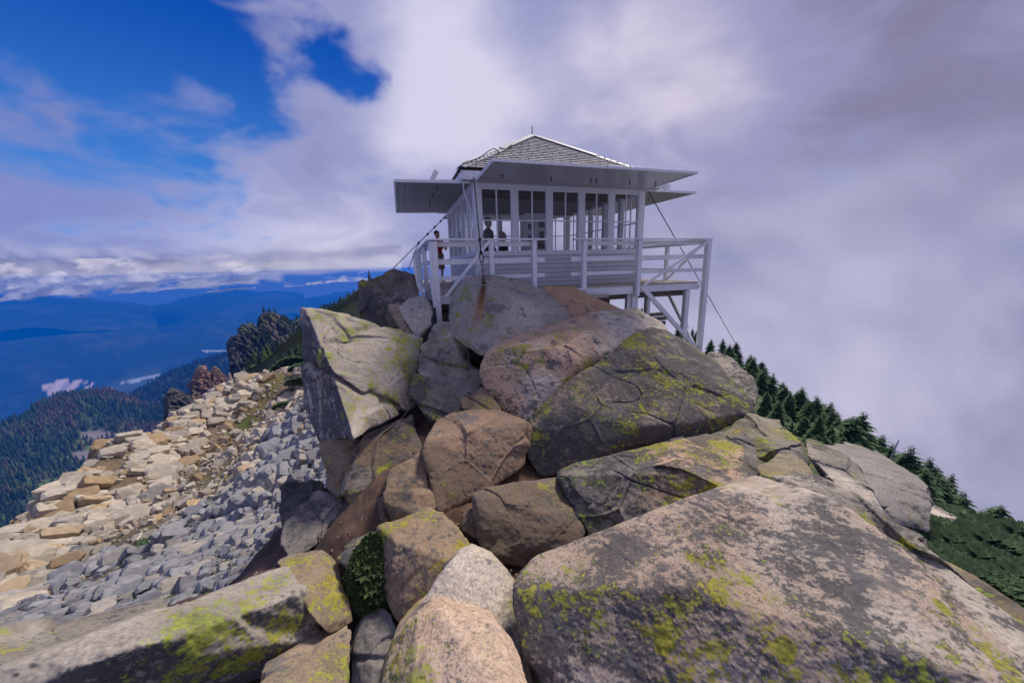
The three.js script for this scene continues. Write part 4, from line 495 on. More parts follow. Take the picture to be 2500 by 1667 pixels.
function timber(name, tint, wear, rough, seed, extra) { const [map, bumpMap] = grainTexture(seed, tint, wear); const m = new THREE.MeshPhysicalMaterial({ map, bumpMap, bumpScale: 0.0025, roughness: rough, ...extra }); m.name = name; return m; }
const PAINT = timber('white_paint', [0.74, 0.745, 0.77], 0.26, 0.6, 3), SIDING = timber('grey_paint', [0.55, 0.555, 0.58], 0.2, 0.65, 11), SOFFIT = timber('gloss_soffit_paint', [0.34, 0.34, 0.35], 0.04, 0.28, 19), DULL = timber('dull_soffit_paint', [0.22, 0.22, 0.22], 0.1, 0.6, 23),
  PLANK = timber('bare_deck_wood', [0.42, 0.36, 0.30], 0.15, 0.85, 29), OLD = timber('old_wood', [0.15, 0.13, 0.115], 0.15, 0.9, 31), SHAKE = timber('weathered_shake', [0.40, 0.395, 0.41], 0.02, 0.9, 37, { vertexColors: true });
const HIP = timber('blue_grey_paint', [0.22, 0.25, 0.29], 0.1, 0.6, 43);
const IRON = new THREE.MeshStandardMaterial({ color: rgb(0.02, 0.02, 0.022), roughness: 0.6, metalness: 0.5 }); IRON.name = 'dark_iron';
const RUST = new THREE.MeshStandardMaterial({ color: rgb(0.07, 0.035, 0.02), roughness: 0.85, metalness: 0.3 }); RUST.name = 'rusty_steel';
const GLASS = new THREE.MeshPhysicalMaterial({ color: rgb(1, 1, 1), transmission: 1, thickness: 0, roughness: 0.02, ior: 1.5 }); GLASS.name = 'window_glass';
const brnd = rng(901);
function bevelBox(w, h, d, c = 0.004) {                                 // box with chamfered long edges and uv in metres, grain along its longest side
  c = Math.min(c, Math.min(w, h, d) * 0.3); const X = w / 2, Y = h / 2, Z = d / 2, pos = [], uv = [], L = w >= h && w >= d ? 0 : h >= d ? 1 : 2, o = brnd() * 7, o2 = brnd() * 7;
  const quad = (...q) => { const tri = [q[0], q[1], q[2], q[0], q[2], q[3]]; for (const p of tri) { pos.push(...p); const a = p[L]; let b = 0; const r = [0, 1, 2].filter((k) => k !== L); b = p[r[0]] + p[r[1]]; uv.push(a + o, b + o2); } };
  const x = X - c, y = Y - c, z = Z - c;
  quad([-x, -y, Z], [x, -y, Z], [x, y, Z], [-x, y, Z]); quad([x, -y, -Z], [-x, -y, -Z], [-x, y, -Z], [x, y, -Z]);
  quad([-x, Y, z], [x, Y, z], [x, Y, -z], [-x, Y, -z]); quad([-x, -Y, -z], [x, -Y, -z], [x, -Y, z], [-x, -Y, z]);
  quad([X, -y, z], [X, -y, -z], [X, y, -z], [X, y, z]); quad([-X, -y, -z], [-X, -y, z], [-X, y, z], [-X, y, -z]);
  for (const s of [1, -1]) {
    const f = (a, b, cc, dd) => (s > 0 ? quad(a, b, cc, dd) : quad(dd, cc, b, a));
    f([-x, y, Z], [x, y, Z], [x, Y, z], [-x, Y, z]); f([x, y, -Z], [-x, y, -Z], [-x, Y, -z], [x, Y, -z]);
    if (s > 0) { quad([-x, -Y, z], [x, -Y, z], [x, -y, Z], [-x, -y, Z]); quad([x, -Y, -z], [-x, -Y, -z], [-x, -y, -Z], [x, -y, -Z]); quad([x, -y, Z], [X, -y, z], [X, y, z], [x, y, Z]); quad([X, -y, -z], [x, -y, -Z], [x, y, -Z], [X, y, -z]); quad([-X, -y, z], [-x, -y, Z], [-x, y, Z], [-X, y, z]); quad([-x, -y, -Z], [-X, -y, -z], [-X, y, -z], [-x, y, -Z]); quad([x, Y, z], [X, y, z], [X, y, -z], [x, Y, -z]); quad([-X, y, z], [-x, Y, z], [-x, Y, -z], [-X, y, -z]); quad([X, -y, z], [x, -Y, z], [x, -Y, -z], [X, -y, -z]); quad([-x, -Y, z], [-X, -y, z], [-X, -y, -z], [-x, -Y, -z]); break; }
  }
  return geom(pos, null, null, uv);
}
const G = (x0, x1, y0, y1, z0, z1, c) => bevelBox(x1 - x0, y1 - y0, z1 - z0, c).translate((x0 + x1) / 2, (y0 + y1) / 2, (z0 + z1) / 2);
function strut(a, b, w, d, up = UP) {                                   // a squared bar from a to b
  const L = a.distanceTo(b), g = bevelBox(w, L, d), y = b.clone().sub(a).normalize(), x = new THREE.Vector3().crossVectors(y, Math.abs(y.z) > 0.9 ? UP : new THREE.Vector3(0, 0, 1)).normalize(), z = new THREE.Vector3().crossVectors(x, y);
  g.applyMatrix4(new THREE.Matrix4().makeBasis(x, y, z).setPosition(a.clone().add(b).multiplyScalar(0.5))); return g;
}
const V = (x, y, z) => new THREE.Vector3(x, y, z);
function rod(pts, r, n = 6, seg) { const c = pts.length === 2 ? new THREE.LineCurve3(...pts) : new THREE.CatmullRomCurve3(pts); return new THREE.TubeGeometry(c, seg || Math.max(1, (pts.length - 1) * 8), r, n); }

// ---------------------------------------------------------------- the lookout: cabin, shutters, roof, catwalk
const CW = 4.27, CD = 4.18;
const lookout = thing('fire_lookout', 'white wooden fire lookout cabin with propped shutters and railed catwalk on the rocks', 'fire lookout');
const part = (name, geo, mat, parent = lookout) => mesh(name, geo, mat, parent);
const grp = (name, parent = lookout) => { const g = new THREE.Group(); g.name = name; parent.add(g); return g; };
// one wall is built along x at z = 0 facing +z and turned into place
function face(k) {                                                      // 0 front, 1 right, 2 back, 3 left
  const g = new THREE.Matrix4(); const w = k % 2 ? CD : CW;
  if (k === 0) g.identity(); if (k === 1) g.makeRotationY(Math.PI / 2).setPosition(CW, 0, 0); if (k === 2) g.makeRotationY(Math.PI).setPosition(CW, 0, -CD); if (k === 3) g.makeRotationY(-Math.PI / 2).setPosition(0, 0, -CD);
  return { m: g, w };
}
const paneG = (w, h) => new THREE.PlaneGeometry(w, h);
for (let k = 0; k < 4; k++) {
  const { m, w } = face(k), put = (name, g, mat, parent) => part(name, g.applyMatrix4(m), mat, parent);
  put('sill_rail', G(0.0, w, 0.70, 0.755, -0.09, 0.035), PAINT); put('head_rail', G(0, w, 2.13, 2.24, -0.1, 0.03), PAINT);
  const t = [0.16, 0.83, 0.98, 1.66, 1.81, 2.48, 2.63, 3.28, 3.44, 4.11].map((x) => x * w / CW);
  put('corner_board', G(-0.012, 0.15, -0.2, 2.2, -0.1, 0.024), PAINT); put('corner_board', G(w - 0.15, w - 0.03, -0.2, 2.2, -0.098, 0.022), PAINT);
  for (let i = 1; i < 5; i++) { const c = (t[i * 2 - 1] + t[i * 2]) / 2; put('mullion', G(c - 0.062, c + 0.062, 0.755, 2.13, -0.1, 0.012), PAINT); }
  for (let i = 0; i < 5; i++) {
    const a = t[i * 2], b = t[i * 2 + 1], y0 = 0.80, y1 = 2.1, ym = 1.46, c = (a + b) / 2, win = grp('window');
    const fr = [G(a - 0.03, a + 0.012, 0.756, 2.129, -0.05, 0.004, 0.003), G(b - 0.012, b + 0.03, 0.756, 2.129, -0.05, 0.004, 0.003), G(a + 0.013, b - 0.013, 0.757, y0 + 0.005, -0.049, 0.003, 0.003), G(a + 0.013, b - 0.013, y1 - 0.01, 2.128, -0.049, 0.003, 0.003)];
    put('frame', mergeGeometries(fr), PAINT, win);
    put('muntin', mergeGeometries([G(c - 0.015, c + 0.015, y0 + 0.006, y1 - 0.011, -0.036, -0.008, 0.003), G(a + 0.014, c - 0.012, ym - 0.014, ym + 0.014, -0.035, -0.009, 0.003), G(c + 0.012, b - 0.014, ym - 0.014, ym + 0.014, -0.035, -0.009, 0.003)]), PAINT, win);
    for (const [xa, xb] of [[a + 0.013, c - 0.012], [c + 0.012, b - 0.013]]) for (const [ya, yb] of [[y0 + 0.006, ym - 0.012], [ym + 0.012, y1 - 0.011]]) put('pane', paneG(xb - xa, yb - ya).translate((xa + xb) / 2, (ya + yb) / 2, -0.022), GLASS, win);
  }
  const r = rng(40 + k);
  for (let i = 0, y = 0.70; i < 9; i++) {                                // bevel siding, some courses of two lengths
    const h = 0.094 + 0.018 * r(), cutAt = r() < 0.5 ? w * (0.25 + 0.5 * r()) : 0, lens = cutAt ? [[0.151, cutAt - 0.002], [cutAt + 0.002, w - 0.151]] : [[0.151, w - 0.151]];
    for (const [a, b] of lens) put('siding_board', bevelBox(b - a, h - 0.004, 0.02, 0.005).rotateX(-0.09).translate((a + b) / 2, y - h / 2, 0.0), SIDING);
    y -= h;
  }
  put('inner_wall', G(0.16, w - 0.16, -0.22, 0.69, -0.10, -0.05), SIDING);
}
part('cabin_floor', G(0.1, CW - 0.1, -0.06, -0.005, -CD + 0.1, -0.1), PLANK);
part('ceiling', G(0.02, CW - 0.02, 2.245, 2.27, -CD + 0.02, -0.02), timber('dim_ceiling_wood', [0.10, 0.098, 0.09], 0.1, 0.8, 41));
for (let i = 0; i < 6; i++) part('rafter', G(0.1, CW - 0.1, 2.10, 2.24, -0.55 - i * 0.62 - 0.04, -0.55 - i * 0.62 + 0.04), OLD);
const panel = grp('display_panel'); mesh('board', G(1.95, 2.66, 0.02, 1.95, -2.36, -2.3), PAINT, panel);
for (const [x, y, w, h] of [[2.05, 1.5, 0.12, 0.16], [2.38, 1.55, 0.2, 0.22], [2.4, 1.25, 0.16, 0.2], [2.36, 0.95, 0.2, 0.25], [2.05, 1.15, 0.14, 0.2]]) mesh('notice', G(x, x + w, y, y + h, -2.298, -2.29), new THREE.MeshStandardMaterial({ color: rgb(0.12, 0.09, 0.09), roughness: 0.8 }), panel);
const tablet = grp('low_cabinet'); mesh('case', G(0.5, 1.4, 0.0, 0.72, -3.9, -3.4), SIDING, tablet);
// roof
{
  const o = 0.30, yE = 2.40, cx = CW / 2, cz = -CD / 2, yA = 3.86, E = [V(-o, yE, o), V(CW + o, yE, o), V(CW + o, yE, -CD - o), V(-o, yE, -CD - o)], A = [V(cx - 0.07, yA, cz + 0.07), V(cx + 0.07, yA, cz + 0.07), V(cx + 0.07, yA, cz - 0.07), V(cx - 0.07, yA, cz - 0.07)];
  const roof = grp('roof'), deck = [], rest = [], r = rng(71); let n = 0;
  for (let k = 0; k < 4; k++) {
    const a = E[k], b = E[(k + 1) % 4], ta = A[k], tb = A[(k + 1) % 4]; deck.push(geom([a.x, a.y - 0.03, a.z, b.x, b.y - 0.03, b.z, tb.x, tb.y - 0.03, tb.z, a.x, a.y - 0.03, a.z, tb.x, tb.y - 0.03, tb.z, ta.x, ta.y - 0.03, ta.z], null));
    const ux = b.clone().sub(a).normalize(), ma = a.clone().add(b).multiplyScalar(0.5), mt = ta.clone().add(tb).multiplyScalar(0.5), uy = mt.clone().sub(ma), S = uy.length(); uy.normalize(); const uz = new THREE.Vector3().crossVectors(ux, uy);
    const half = a.distanceTo(b) / 2, rows = 21, ex = S / rows;
    for (let i = 0; i < rows; i++) {
      const hw = half * (1 - (i + 0.35) / rows) + 0.07 * i / rows; let x = -hw;
      while (x < hw - 0.03) {
        let w = 0.15 + 0.15 * r(); if (x + w > hw - 0.05) w = hw - x;
        const g = bevelBox(w - 0.012, ex * 1.55, 0.026, 0.003), tone = 0.75 + 0.4 * r(), gp = g.attributes.position, gn = g.attributes.normal, gc = new Float32Array(gp.count * 3).fill(tone); for (let q = 0; q < gp.count; q++) if (gn.getY(q) < -0.4 || Math.abs(gn.getX(q)) > 0.6) gc.fill(0.22, q * 3, q * 3 + 3); g.setAttribute('color', new THREE.BufferAttribute(gc, 3)); const B = new THREE.Matrix4().makeBasis(ux, uy.clone().applyAxisAngle(ux, -0.13).applyAxisAngle(uz, (r() - 0.5) * 0.03), uz.clone().applyAxisAngle(ux, -0.13));  // butt ends and side edges coloured dark to paint in the shadow lines
        B.setPosition(ma.clone().addScaledVector(ux, x + w / 2).addScaledVector(uy, (i + 0.68) * ex + (r() - 0.5) * 0.014).addScaledVector(uz, 0.016)); g.applyMatrix4(B);
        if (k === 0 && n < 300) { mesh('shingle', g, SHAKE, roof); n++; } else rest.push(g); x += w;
      }
    }
    // hip cap on the corner a, and fascia under the eave
    const h0 = a.clone().add(V(0, 0.03, 0)), h1 = ta.clone().add(V(0, 0.035, 0));
    const dir = h1.clone().sub(h0), L = dir.length(); dir.normalize(); const sideN = new THREE.Vector3().crossVectors(dir, UP).normalize();
    for (const s of [-1, 1]) for (let q = 0; q < 2; q++) {
      const g = bevelBox(0.13, L * 0.52, 0.016, 0.003), y2 = dir, z2 = new THREE.Vector3().crossVectors(sideN, y2).normalize(), tilt = s * 0.42, xx = sideN.clone().applyAxisAngle(dir, tilt), zz = z2.clone().applyAxisAngle(dir, tilt);
      g.applyMatrix4(new THREE.Matrix4().makeBasis(xx, y2, zz).setPosition(h0.clone().addScaledVector(dir, L * (q ? 0.745 : 0.255)).addScaledVector(xx, s * 0.06).addScaledVector(z2, 0.02 + 0.016 * q))); mesh('hip_board', g, HIP, roof);
    }
  }
  mesh('roof_deck', mergeGeometries(deck.map((g) => { g.deleteAttribute('normal'); g.computeVertexNormals(); return g; })), OLD, roof);
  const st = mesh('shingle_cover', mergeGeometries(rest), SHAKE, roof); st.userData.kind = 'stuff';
  for (const [g] of [[G(-o, CW + o, 2.2, yE - 0.035, o - 0.035, o)], [G(-o, CW + o, 2.2, yE - 0.035, -CD - o, -CD - o + 0.035)], [G(-o, -o + 0.035, 2.2, yE - 0.035, -CD - o + 0.036, o - 0.036)], [G(CW + o - 0.035, CW + o, 2.2, yE - 0.035, -CD - o + 0.036, o - 0.036)]]) mesh('fascia', g, PAINT, roof);
  mesh('eave_board', mergeGeometries([G(-o + 0.04, CW + o - 0.04, 2.245, 2.262, 0.032, o - 0.04), G(-o + 0.04, -0.032, 2.245, 2.262, -CD - o + 0.04, 0.03), G(CW + 0.032, CW + o - 0.04, 2.245, 2.262, -CD - o + 0.04, 0.03)]), PAINT, roof);
  mesh('lightning_rod', mergeGeometries([rod([V(cx, yA - 0.02, cz), V(cx, 4.17, cz)], 0.012), new THREE.CylinderGeometry(0.05, 0.06, 0.05, 10).translate(cx + 0.03, yA + 0.02, cz)]), IRON, roof);
  mesh('roof_cable', rod([V(-0.34, 2.3, 0.36), V(-0.28, 2.46, 0.3), V(0.1, 2.66, 0.05), V(0.55, 2.98, -0.3), V(0.75, 2.99, -0.55), V(1.2, 3.32, -1.0)], 0.011, 6, 40), IRON, roof);
}
// propped shutters: boards parallel to the wall, hinged just over the windows
function shutter(k, mat, len, rise, extra) {
  const { m, w } = face(k), s = grp('shutter'), put = (n, g, mt = mat) => mesh(n, g.translate(0, 0, -0.05).rotateX(-rise).translate(0, 2.205, 0.05).applyMatrix4(m), mt, s), N = 12;
  for (let i = 0; i < N; i++) { const z0 = 0.05 + i * (len / N); put('board', G(0.03, w - 0.03, -0.008, 0.014, z0 + 0.002, z0 + len / N - 0.002, 0.004)); }
  for (const x of [0.014, w - 0.014]) put('edge_strip', G(x - 0.014, x + 0.014, -0.02, 0.035, 0.05, 0.05 + len, 0.003), PAINT);
  put('edge_strip', G(0.0, w, -0.014, 0.032, 0.052 + len, 0.08 + len, 0.003), PAINT);
  for (const f of [0.12, 0.5, 0.88]) put('batten', G(w * f - 0.05, w * f + 0.05, 0.016, 0.05, 0.08, 0.02 + len, 0.004), PAINT);
  for (const [x, z] of extra) put('hook', mergeGeometries([rod([V(x, 0, z), V(x, -0.085, z)], 0.008, 5), rod([V(x - 0.028, -0.02, z), V(x + 0.028, -0.02, z)], 0.007, 5)]), IRON);
  return put;
}
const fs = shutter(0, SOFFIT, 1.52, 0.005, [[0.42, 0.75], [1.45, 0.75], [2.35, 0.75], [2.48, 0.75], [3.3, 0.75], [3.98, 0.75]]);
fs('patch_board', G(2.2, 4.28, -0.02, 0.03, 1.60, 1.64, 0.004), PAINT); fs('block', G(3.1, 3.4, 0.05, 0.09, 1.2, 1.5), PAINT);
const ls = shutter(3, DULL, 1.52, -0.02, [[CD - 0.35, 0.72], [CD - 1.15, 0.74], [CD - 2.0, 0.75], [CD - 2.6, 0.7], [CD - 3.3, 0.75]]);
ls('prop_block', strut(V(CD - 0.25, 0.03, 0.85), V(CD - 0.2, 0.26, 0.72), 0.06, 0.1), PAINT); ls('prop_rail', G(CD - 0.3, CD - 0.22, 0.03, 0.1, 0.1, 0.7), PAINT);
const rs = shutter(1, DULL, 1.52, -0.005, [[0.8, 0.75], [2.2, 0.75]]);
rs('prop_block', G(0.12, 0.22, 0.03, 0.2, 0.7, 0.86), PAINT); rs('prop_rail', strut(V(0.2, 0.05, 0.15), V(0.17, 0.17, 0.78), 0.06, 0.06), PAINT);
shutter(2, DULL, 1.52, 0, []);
part('loose_cord', rod([V(-0.24, 2.2, 0.1), V(-0.22, 1.95, 0.12), V(-0.13, 1.72, 0.1), V(-0.1, 1.45, 0.08), V(-0.06, 1.1, 0.06), V(-0.04, 0.8, 0.05)], 0.012, 6, 30), PAINT);
// catwalk
const RZ = 1.035, BZ = -6.25, LX = -1.05, RX = 5.33;
{
  for (let i = 0; i < 8; i++) { const z = 0.03 + i * 0.118; part('deck_plank', G(LX + 0.02, 5.2, -0.04, -0.002 - 0.002 * (i % 2), z, z + 0.114), PLANK); }
  for (let i = 0; i < 8; i++) { const x = LX + 0.02 + i * 0.126; part('deck_plank', G(x, x + 0.121, -0.04, -0.003 - 0.002 * (i % 2), BZ + 0.05, 0.026), PLANK); }
  for (let i = 0; i < 8; i++) { const x = CW + 0.04 + i * 0.112; part('deck_plank', G(x, x + 0.108, -0.04, -0.003 - 0.002 * (i % 2), -5.1, 0.026), PLANK); }
  for (let i = 0; i < 8; i++) { const z = -CD - 0.15 - i * 0.12; part('deck_plank', G(0.0, CW + 0.03, -0.04, -0.003, z, z + 0.115), PLANK); }
  part('rim_beam', G(LX, 3.36, -0.21, -0.042, 0.93, 0.985), PAINT); part('rim_beam', G(3.50, 5.22, -0.19, -0.043, 0.93, 0.98), PAINT); part('rim_beam', G(LX + 0.002, LX + 0.05, -0.21, -0.043, BZ, 0.92), PAINT); part('rim_beam', G(5.15, 5.2, -0.2, -0.043, -5.1, 0.92), PAINT); part('rim_beam', G(5.215, 5.29, -0.16, -0.06, 0.9, 0.96), PAINT);
  for (let i = 0; i < 7; i++) part('joist', G(LX + 0.06, 5.14, -0.34, -0.215, -5.0 + i * 0.95, -4.93 + i * 0.95), OLD);
  const post = (x, z, y0, y1 = 0.96, s = 0.09) => part('rail_post', G(x - s / 2, x + s / 2, y0, y1, z - s / 2, z + s / 2, 0.006), PAINT);
  post(-1.0, RZ, -0.62, 0.945, 0.1); part('rail_post', G(-1.095, -1.052, -0.25, 0.942, RZ - 0.05, RZ + 0.045), PAINT); post(0.07, RZ, -0.4); post(0.95, RZ, -0.32); post(2.07, RZ, -0.16); post(3.42, RZ, -0.26); post(RX, RZ, -1.72, 0.945, 0.115);
  for (const z of [-0.62, -2.66, -4.25, -6.2]) post(LX - 0.03, z, -0.3, 0.945); for (const z of [-0.28, -2.6, -4.9]) post(RX - 0.02, z, -0.2, 0.945);
  const cap = (g) => part('rail_cap', g, PAINT), board = (g) => part('rail_board', g, PAINT);
  cap(G(-1.12, 1.21, 0.962, 0.992, 0.965, 1.105)); cap(G(1.82, 5.41, 0.962, 0.992, 0.966, 1.105)); cap(G(-1.13, -0.99, 0.963, 0.991, BZ, 0.962)); cap(G(RX - 0.08, RX + 0.07, 0.963, 0.991, -5.0, 0.963));
  for (const [y0, y1] of [[0.855, 0.945], [0.53, 0.63], [0.23, 0.315]]) {
    board(G(-0.945, y0 > 0.8 ? 0.9 : 1.2, y0, y1, 0.955, 0.985)); board(G(y0 > 0.8 ? 2.12 : 1.80, 3.37, y0, y1, 0.956, 0.986)); board(G(3.47, RX - 0.06, y0, y1, 0.957, 0.987));
    board(G(LX + 0.018, LX + 0.046, y0 + 0.001, y1, BZ, 0.95)); board(G(RX - 0.094, RX - 0.068, y0 + 0.002, y1 - 0.01, -4.95, 0.95));
  }
  const brace = (a, b, w = 0.055, d = 0.035) => part('brace', strut(a, b, w, d), PAINT);
  brace(V(-0.86, -0.06, 1.1), V(0.02, 0.94, 1.1)); brace(V(3.53, -0.02, 1.11), V(5.28, 0.93, 1.11), 0.06); brace(V(RX - 0.03, 0.9, 0.95), V(RX - 0.03, -0.02, -0.25), 0.035, 0.055);
  brace(V(3.52, -0.06, 1.06), V(5.2, -1.62, 1.06), 0.10, 0.05); brace(V(5.2, -0.24, -0.1), V(5.24, -1.62, 0.98), 0.05, 0.09); brace(V(LX - 0.03, 0.9, -0.55), V(LX - 0.02, -0.12, 0.9), 0.035, 0.07);
  part('deck_leg', G(4.88, 5.0, -1.75, -0.2, 0.84, 0.95), PAINT); part('deck_leg', G(3.3, 3.40, -1.0, -0.2, 0.76, 0.86), PAINT); part('deck_leg', G(3.402, 3.56, -1.0, -0.2, 0.74, 0.90), PAINT); part('deck_leg', G(3.1, 3.24, -1.3, -0.2, 0.1, 0.24), OLD);
  part('deck_leg', G(5.06, 5.17, -1.6, -0.2, -0.78, -0.66), PAINT); part('deck_leg', G(-0.78, -0.62, -0.8, -0.2, 0.7, 0.86), PAINT); part('deck_leg', G(2.3, 2.44, -1.4, -0.2, -1.3, -1.16), PAINT); part('deck_leg', G(4.1, 4.25, -2.2, -0.2, -4.1, -3.96), PAINT); part('deck_leg', G(0.1, 0.25, -1.2, -0.2, -4.1, -3.96), PAINT);
  part('stay_rod', rod([V(3.66, -0.2, 1.0), V(3.66, -1.3, 1.0)], 0.008), IRON); part('cross_brace', strut(V(2.3, -0.9, -1.1), V(3.0, -0.25, -1.1), 0.07, 0.04), OLD);
  part('spare_plank', G(1.75, 2.62, -0.24, -0.17, 1.06, 1.16), PLANK); part('step_plank', G(0.9, 2.1, -0.06, -0.02, 1.0, 1.18), PAINT);
  for (let i = 0; i < 3; i++) part('crib_board', G(3.6 + 0.06 * i, 6.0 - 0.04 * i, -1.12 - i * 0.135, -1.01 - i * 0.135, -0.95 + i * 0.02, -0.88 + i * 0.02), OLD);
  part('crib_board', strut(V(4.3, -1.45, -0.85), V(4.95, -1.1, -0.85), 0.1, 0.04), OLD); part('scrap_board', G(2.5, 3.1, -0.72, -0.5, -0.4, -0.34), OLD); part('scrap_board', strut(V(2.2, -0.55, -0.3), V(3.05, -0.38, -0.3), 0.14, 0.05), OLD);
}
// cables, bolt and chain
{
  const wire = (label, pts, r, extra = []) => { const w = thing('guy_wire', label, 'cable'); mesh('cable', rod(pts, r, 6, 4), IRON, w); for (const p of extra) mesh('cable_clip', new THREE.SphereGeometry(0.028, 8, 6).scale(1, 1.5, 1).translate(p.x, p.y, p.z), IRON, w); return w; };
  const a = V(-0.08, 2.08, -4.15), b = at(960, 655, 8.3), m = a.clone().lerp(b, 0.62);
  wire('cable with clips running down from the left rear eave to the round topped rock', [a, m], 0.012, [0.22, 0.45, 0.7, 0.98].map((t) => a.clone().lerp(m, t)));
  wire('lower left stay cable across the round topped rock', [m, b], 0.010); wire('short stay beside the left railing', [m, at(997, 657, 8.6)], 0.009);
  wire('long thin cable from the right eave down to the trees', [V(4.46, 2.2, -0.1), at(1797, 840, 20)], 0.012);
  const t0 = V(-0.05, 2.24, 0.3), t2 = at(1182, 700, 6.1), t1 = t0.clone().lerp(t2, 0.62);
  wire('cable from the front left eave down to the chain on the pale boulder', [t0, t1], 0.010, [t0.clone().lerp(t2, 0.61), t0.clone().lerp(t2, 0.72)]);
  const ch = thing('anchor_chain', 'rusty turnbuckle and chain bolted to the pale boulder', 'chain'), dir = t2.clone().sub(t1), L = dir.length(); dir.normalize(); const side = new THREE.Vector3().crossVectors(dir, V(0, 0, 1)).normalize();
  const loop = []; for (let i = 0; i <= 16; i++) { const q = i / 16, s = Math.sin(q * Math.PI * 2), u = (1 - Math.cos(q * Math.PI * 2)) / 2; loop.push(t1.clone().addScaledVector(dir, L * (0.26 + 0.22 * u)).addScaledVector(side, s * 0.035)); }
  mesh('cable_eye', rod(loop, 0.009, 6, 40), IRON, ch); mesh('tail_wire', mergeGeometries([rod([t1.clone().addScaledVector(dir, L * 0.02), t1.clone().addScaledVector(dir, -0.25)], 0.007), rod([t1, t1.clone().addScaledVector(dir, -0.2).addScaledVector(side, -0.1)], 0.006)]), IRON, ch); mesh('cable', rod([t1, t1.clone().addScaledVector(dir, L * 0.28)], 0.012), IRON, ch);
  for (let i = 0; i < 5; i++) { const g = new THREE.TorusGeometry(0.028, 0.009, 6, 12).scale(0.75, 1.3, 1).rotateY(i % 2 ? Math.PI / 2 : 0), q = new THREE.Quaternion().setFromUnitVectors(UP, dir); g.applyQuaternion(q); const p = t1.clone().addScaledVector(dir, L * (0.50 + i * 0.08)); mesh('link', g.translate(p.x, p.y, p.z), RUST, ch); }
  mesh('bolt', mergeGeometries([rod([t1.clone().addScaledVector(dir, L * 0.88), t2.clone().addScaledVector(dir, 0.08)], 0.018), new THREE.SphereGeometry(0.042, 10, 8).translate(...t1.clone().addScaledVector(dir, L * 0.92).toArray())]), RUST, ch);
}
// ---------------------------------------------------------------- mountain hemlocks on the right flank
const BARK = new THREE.MeshStandardMaterial({ color: rgb(0.10, 0.085, 0.075), roughness: 1 }); BARK.name = 'bark';
const LEAF = new THREE.MeshStandardMaterial({ vertexColors: true, roughness: 0.9, side: THREE.DoubleSide }); LEAF.name = 'needles';
function hemlock(seed, full) {                                          // 1 m tall; branches of flat drooping sprays round a tapered trunk
  const r = rng(seed), pos = [], col = [], lean = (r() - 0.5) * 0.06;
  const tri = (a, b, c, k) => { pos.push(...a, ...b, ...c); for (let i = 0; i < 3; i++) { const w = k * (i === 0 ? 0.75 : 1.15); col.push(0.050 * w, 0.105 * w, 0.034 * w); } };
  const n = 190;
  for (let i = 0; i < n; i++) {
    const u = Math.pow(i / n, 0.9), y = 0.04 + 0.95 * u, R = (full ? 0.27 : 0.21) * Math.pow(1 - u, 0.72) * (0.65 + 0.55 * r()) + 0.012, a = i * 2.399 + (r() - 0.5) * 0.8, ca = Math.cos(a), sa = Math.sin(a), dr = 0.10 + 0.28 * (1 - u), segs = R > 0.09 ? 5 : R > 0.04 ? 4 : 2, k = 0.6 + 0.7 * r();
    for (let s = 0; s < segs; s++) {
      const f = (s + 0.35) / segs, q = R * f, yy = y - dr * q * f * 1.3 + 0.02, L = R * (0.42 + 0.16 * r()), w = L * 0.5 * (1.1 - 0.55 * f);
      for (const side of s === segs - 1 ? [0] : [-0.75, 0.75, 0]) {
        const b = a + side * (0.9 + 0.4 * r()), cb = Math.cos(b), sb = Math.sin(b), x0 = ca * q, z0 = sa * q, e = [x0 + cb * L, yy - L * (0.25 + 0.35 * r()), z0 + sb * L];
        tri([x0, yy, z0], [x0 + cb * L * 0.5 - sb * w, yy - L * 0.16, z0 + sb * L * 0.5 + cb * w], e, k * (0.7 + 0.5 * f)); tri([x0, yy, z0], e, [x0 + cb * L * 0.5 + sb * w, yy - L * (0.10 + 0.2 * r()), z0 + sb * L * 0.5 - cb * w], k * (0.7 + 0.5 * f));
      }
    }
  }
  for (let i = 0; i < pos.length; i += 3) pos[i] += lean * pos[i + 1] * pos[i + 1];
  const trunk = new THREE.CylinderGeometry(0.003, 0.017, 1, 7, 4).translate(0, 0.47, 0); const tp = trunk.attributes.position; for (let i = 0; i < tp.count; i++) tp.setX(i, tp.getX(i) + lean * tp.getY(i) ** 2);
  return { crown: geom(pos, null, col), trunk };
}
const HEM = [1, 2, 3, 4, 5, 6, 7].map((s) => hemlock(s * 31, s % 3 === 0));
const ONES = ['', 'first', 'second', 'third', 'fourth', 'fifth', 'sixth', 'seventh', 'eighth', 'ninth', 'tenth', 'eleventh', 'twelfth', 'thirteenth', 'fourteenth', 'fifteenth', 'sixteenth', 'seventeenth', 'eighteenth', 'nineteenth'], ORD = [...Array(60).keys()].map((i) => { const n = i + 1; return n < 20 ? ONES[n] : n % 10 ? ['', '', 'twenty', 'thirty', 'forty', 'fifty'][Math.floor(n / 10)] + '-' + ONES[n % 10] : ['', '', 'twentieth', 'thirtieth', 'fortieth', 'fiftieth', 'sixtieth'][n / 10]; });
const protos = new Map();
function tree(i, p, h, w, label, group) {
  const k = i % 7; let t;
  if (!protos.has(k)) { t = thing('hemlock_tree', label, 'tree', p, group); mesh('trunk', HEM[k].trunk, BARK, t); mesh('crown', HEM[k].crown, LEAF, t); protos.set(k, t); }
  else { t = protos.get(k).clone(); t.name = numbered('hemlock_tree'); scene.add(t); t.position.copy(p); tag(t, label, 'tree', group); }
  t.scale.set(h * w, h, h * w); t.rotation.set(0.05 * Math.sin(i * 5.1), i * 1.3, 0.06 * Math.sin(i * 3.7)); return t;
}
